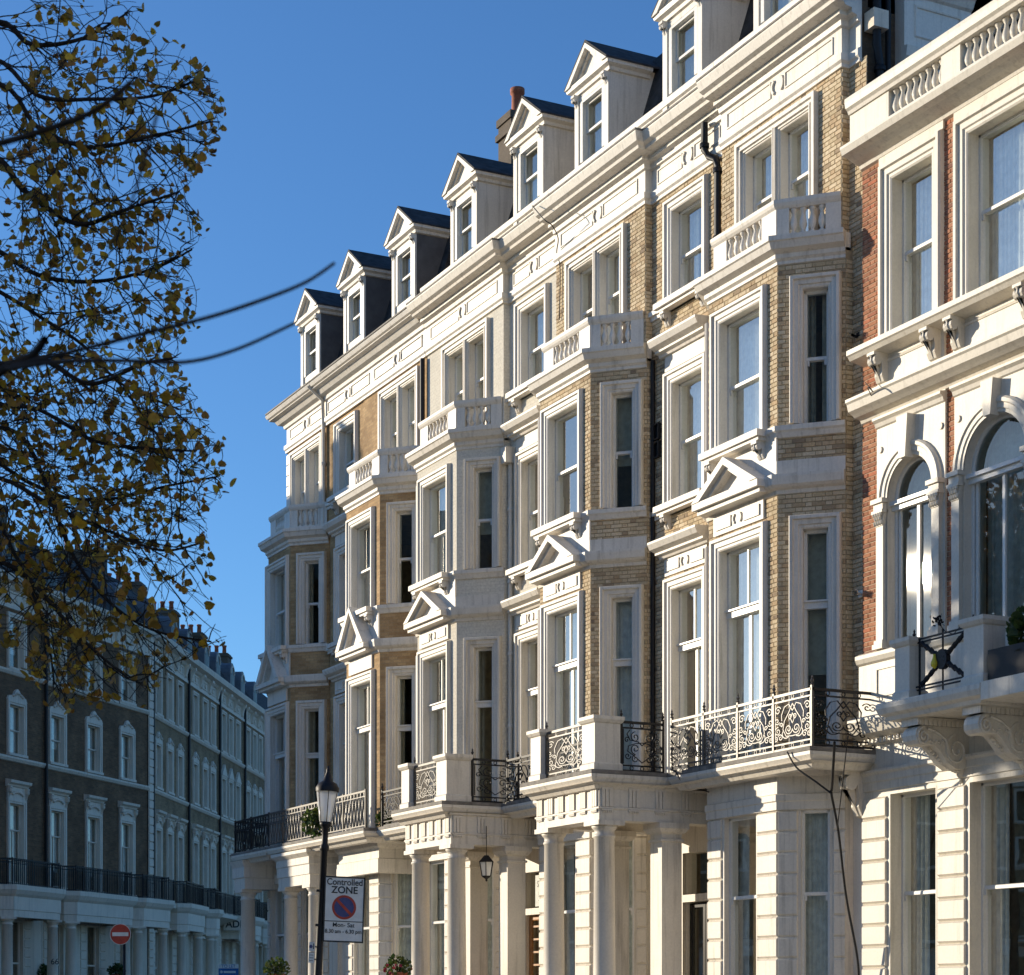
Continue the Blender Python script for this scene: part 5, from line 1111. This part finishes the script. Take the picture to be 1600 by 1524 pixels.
shrub((19.1, 21.75, 6.72), .34, 200, 'dark trailing plant in a black trough at the right edge of the balcony', 5, .11, pot=False)
m = MB(); m.box(18.85, 19.2, 21.6, 22.36, 6.095, 6.55); tag(m.build('planter', 'iron'), 'black metal planter trough at the right end of the stone balcony', 'planter')
m = MB(); m.prism([(18.7, 20.0), (X1, 20.0), (X1, 22.34), (18.7, 22.34)], 5.83, 6.088); m.build('balcony_slab', 'cream', H1)
tw = thing('dried_flower', 'dried flower head on a thin curved stem above the balcony pier', 'plant'); m = MB(); P = [onx(1500, 980, 18.95), onx(1490, 991, 18.95), onx(1478, 988, 18.95), onx(1467, 975, 18.95)]; m.tube(P, .006, 5); m.build('stem', 'bark', tw)
m = MB(); rnd = random.Random(3)
for k in range(22): add_leaf(m, Matrix.Translation(Vector(P[-1]) + Vector((rnd.gauss(0, .03), rnd.gauss(0, .06), rnd.gauss(.02, .04)))) @ rot_rand(rnd) @ Matrix.Scale(.05, 4))
m.build('flower', 'bark', tw)
q = onx(1460, 1036, 18.9); m = MB(); m.lathe((0, 0), [(.005, -.09), (.05, -.05), (.055, 0), (.03, .06), (.02, .1), (.015, .13)], 12); tag(m.build('glass_ornament', 'yellow', None, True), 'yellow bulb-shaped ornament hanging on the iron balcony panel', 'ornament').location = q
for px, py, zz, lb in ((66, 1522, 78, 'clipped dark topiary bush beside the column numbered 66'), (182, 1520, 82, 'clipped dark topiary bush behind the no-entry sign')):
    shrub(c2w(px, py, zz), .38, 500, lb, px, .07)

# ---------------------------------------------------------------- foreground tree
rnd = random.Random(21)
EDGE = [(-60, 200), (0, 215), (50, 255), (80, 310), (130, 345), (190, 350), (250, 325), (300, 288), (350, 322), (400, 300), (480, 312), (540, 288), (590, 285), (640, 325), (700, 348), (750, 358), (800, 330), (850, 322), (900, 332), (960, 325), (1000, 362), (1030, 300), (1060, 265), (1100, 230)]
def edge(y):
    for (a, p), (b, q) in zip(EDGE, EDGE[1:]):
        if a <= y <= b: return p + (q - p) * (y - a) / (b - a)
    return 120
def inside(px, py):
    lowb = 1105 if px > 70 else 1000 + px * 1.2
    return px < edge(py) and py < lowb
tree = thing('lime_tree', 'autumn tree with sparse yellow-brown leaves overhanging the left of the picture', 'tree')
TZ = 12.5; tb = c2w(-700, 1560, 13.5)
m = MB(); fork = c2w(-640, 700, 13.5); m.tube([(tb.x, tb.y, -.1), (tb.x + .05, tb.y, 1.2), (tb.x + .02, tb.y + .1, 3), tuple(fork)], .24, 12, .17); m.build('trunk', 'bark', tree, True)
limbs = [ # photo polylines (px,py,depth,radius)
 [(-300, 420, 13), (-60, 640, 12.8), (40, 690, 12.6), (110, 860, 12.4), (170, 940, 12.3), (240, 985, 12.2), (330, 1003, 12.1)],
 [(-300, 400, 13), (-40, 610, 12.6), (60, 640, 12.3), (150, 690, 12.0), (225, 700, 11.8), (300, 705, 11.7)],
 [(-300, 300, 13), (-30, 440, 12.9), (70, 500, 12.8), (130, 540, 12.7), (190, 600, 12.5), (280, 640, 12.4)],
 [(-300, 200, 13), (-40, 90, 12.6), (60, 150, 12.4), (150, 155, 12.3), (240, 150, 12.2), (320, 120, 12.1)],
 [(-300, 200, 13), (-30, 40, 13.2), (50, 70, 13.1), (130, 60, 13.0), (200, 20, 12.9)],
 [(-300, 300, 13), (-40, 240, 12.3), (40, 300, 12.2), (120, 350, 12.0), (190, 330, 11.9), (280, 300, 11.8)],
 [(-300, 350, 13), (-40, 380, 13.4), (60, 430, 13.3), (150, 440, 13.2), (240, 420, 13.1), (300, 390, 13)],
 [(-300, 420, 13), (-40, 760, 13.2), (20, 860, 13.1), (70, 980, 13.0), (85, 1070, 13.0)],
 [(-300, 420, 13), (-60, 700, 12.2), (30, 760, 12.0), (100, 800, 11.9), (170, 830, 11.8), (250, 860, 11.7), (310, 850, 11.7)],
 [(-300, 250, 13), (-30, 130, 11.8), (60, 200, 11.7), (140, 230, 11.6), (230, 215, 11.5), (330, 190, 11.5)],
 [(-300, 420, 13), (-40, 560, 11.8), (60, 560, 11.6), (140, 600, 11.6), (220, 570, 11.5), (270, 560, 11.5)],
 [(-300, 420, 13), (-50, 820, 12.4), (40, 900, 12.3), (130, 1000, 12.2), (200, 1060, 12.1)],
 [(-300, 420, 13), (-40, 690, 13.6), (80, 770, 13.5), (170, 780, 13.4), (260, 760, 13.4), (340, 745, 13.3)],
]
segs = []; leaves = []
def catm(P, k=6):
    Q = []
    for i in range(len(P) - 1):
        p0, p1, p2, p3 = P[max(i - 1, 0)], P[i], P[i + 1], P[min(i + 2, len(P) - 1)]
        for q in range(k):
            t = q / k; Q.append(.5 * ((2 * p1) + (p2 - p0) * t + (2 * p0 - 5 * p1 + 4 * p2 - p3) * t * t + (3 * p1 - p0 - 3 * p2 + p3) * t ** 3))
    return Q + [P[-1]]
def grow(p, d, L, r, lvl):
    n = max(3, int(L / .06)); P = [p.copy()]; q = p.copy(); d = d.normalized(); droop = rnd.uniform(-.02, .10)
    for i in range(n):
        d = (d + Vector((rnd.gauss(0, .17), rnd.gauss(0, .17), rnd.gauss(-droop, .16)))).normalized(); q = q + d * (L / n)
        px, py, _ = w2c(*q)
        if px > -120 and not inside(px, py): break
        P.append(q.copy())
        if lvl > 0 and rnd.random() < (.36 if lvl == 2 else .36):
            s = (d + Vector((rnd.gauss(0, .7), rnd.gauss(0, .7), rnd.gauss(0, .6)))).normalized(); grow(q, s, L * rnd.uniform(.3, .6), r * .55, lvl - 1)
        if lvl <= 1 and rnd.random() < (.22 if lvl == 0 else .12): leaves.append(q.copy())
    if len(P) > 1:
        segs.append((P, r, max(.0016, r * .4)))
        if lvl == 0 and rnd.random() < .6: leaves.append(P[-1])
LEAD = []
for L in limbs:
    P = [fork if i == -1 else c2w(a, b, z) for i, (a, b, z) in enumerate(L)]
    P = [Vector(fork)] + P; Q = catm(P); r0 = rnd.uniform(.018, .032); LEAD.append((Q, r0, .006))
    for i, q in enumerate(Q[:-1]):
        px, py, _ = w2c(*q)
        if px < -170: continue
        d = Q[i + 1] - q
        for _k in range(1):
            if rnd.random() < .95:
                s = (d.normalized() * .7 + Vector((rnd.gauss(0, .6), rnd.gauss(0, .6), rnd.gauss(-.05, .6)))).normalized(); grow(q + d * rnd.random(), s, rnd.uniform(.45, 1.0), .0052, 2)
for Q, a, b in LEAD: m = MB(); m.tube(Q, a, 8, b); m.build('branch', 'bark', tree, True)
m = MB()
for P, a, b in segs: m.tube(P, a, 4, b)
tg = m.build('twigs', 'bark', tree); tg['kind'] = 'stuff'
lm = leaf_mesh('leaf'); rnd.shuffle(leaves); print('LEAVES', len(leaves), 'TWIGS', len(segs)); mats = []
leaves = [p + Vector((rnd.gauss(0, .022), rnd.gauss(0, .022), rnd.gauss(-.012, .02))) for p in leaves[:3300] for _k in range(rnd.choice((1, 1, 2, 2, 3)))]
for p in leaves:
    s = rnd.choice((.026, .034, .042, .048, .056)) * rnd.uniform(.85, 1.1)
    mats.append((s, Matrix.Translation(p) @ rot_rand(rnd) @ Matrix.Diagonal((s * rnd.uniform(.8, 1.15), s, s * rnd.uniform(.3, 1.6), 1)), w2c(*p)))
vis = sorted([q for q in mats if -5 < q[2][0] < 1600 and -5 < q[2][1] < 1530], key=lambda q: -q[0] / q[2][2]); big = vis[:300]; bid = {id(q) for q in big}
for q in big: o = link('leaf', lm, tree); o.matrix_local = q[1]
m = MB()
for q in mats:
    if id(q) not in bid: add_leaf(m, q[1])
fo = m.build('foliage', 'leaf', tree); fo['kind'] = 'stuff'
# bare near twigs of the same tree, close to the lens and out of focus
for P, r in (([(-420, 760, 5), (-120, 680, 4.2), (0, 582, 3.6), (50, 555, 3.5), (70, 530, 3.4)], .011), ([(20, 572, 3.5), (120, 548, 3.3), (230, 520, 3.2), (330, 495, 3.1), (420, 465, 3.1), (480, 440, 3.1), (523, 411, 3.1)], .0042), ([(10, 577, 3.5), (100, 565, 3.3), (200, 564, 3.2), (290, 566, 3.2), (370, 546, 3.2), (461, 505, 3.2)], .0042), ([(-420, 300, 5), (-150, 260, 4), (0, 224, 3.6), (80, 200, 3.5), (150, 172, 3.4), (206, 128, 3.4)], .0075), ([(245, 180, 2.6), (220, 270, 2.6), (200, 330, 2.6), (170, 392, 2.6)], .0022)):
    m = MB(); m.tube(catm([c2w(*q) for q in P]), r, 6, r * .6); m.build('branch', 'bark', tree, True)

# street tree outside the picture: throws the soft shade on the stone balcony
st_ = thing('street_tree', 'dense street tree beyond the left edge of the picture', 'tree', None, (0, 0, 0)); tx, ty = 3.6, 42.6
m = MB(); m.tube([(tx, ty, -.1), (tx, ty, 4), (tx + .1, ty, 8), (tx, ty, 13)], .16, 8, .05)
rnd = random.Random(5)
for i in range(16): a = rnd.uniform(0, 6.28); h = rnd.uniform(9.5, 13); m.tube([(tx, ty, h - .6), (tx + 1.0 * math.cos(a), ty + 1.0 * math.sin(a), h + .4), (tx + 1.9 * math.cos(a), ty + 1.9 * math.sin(a), h + 1.1)], .05, 5, .01)
m.build('trunk', 'bark', st_, True); m = MB()
for i in range(6500):
    d = Vector((rnd.gauss(0, 1), rnd.gauss(0, 1), rnd.gauss(0, 1))).normalized() * rnd.random() ** .4; p = Vector((tx + d.x * 1.9, ty + d.y * 1.9, 12.6 + d.z * 3.2)); add_leaf(m, Matrix.Translation(p) @ rot_rand(rnd) @ Matrix.Scale(rnd.uniform(.12, .2), 4))
o = m.build('crown', 'leaf', st_); o['kind'] = 'stuff'
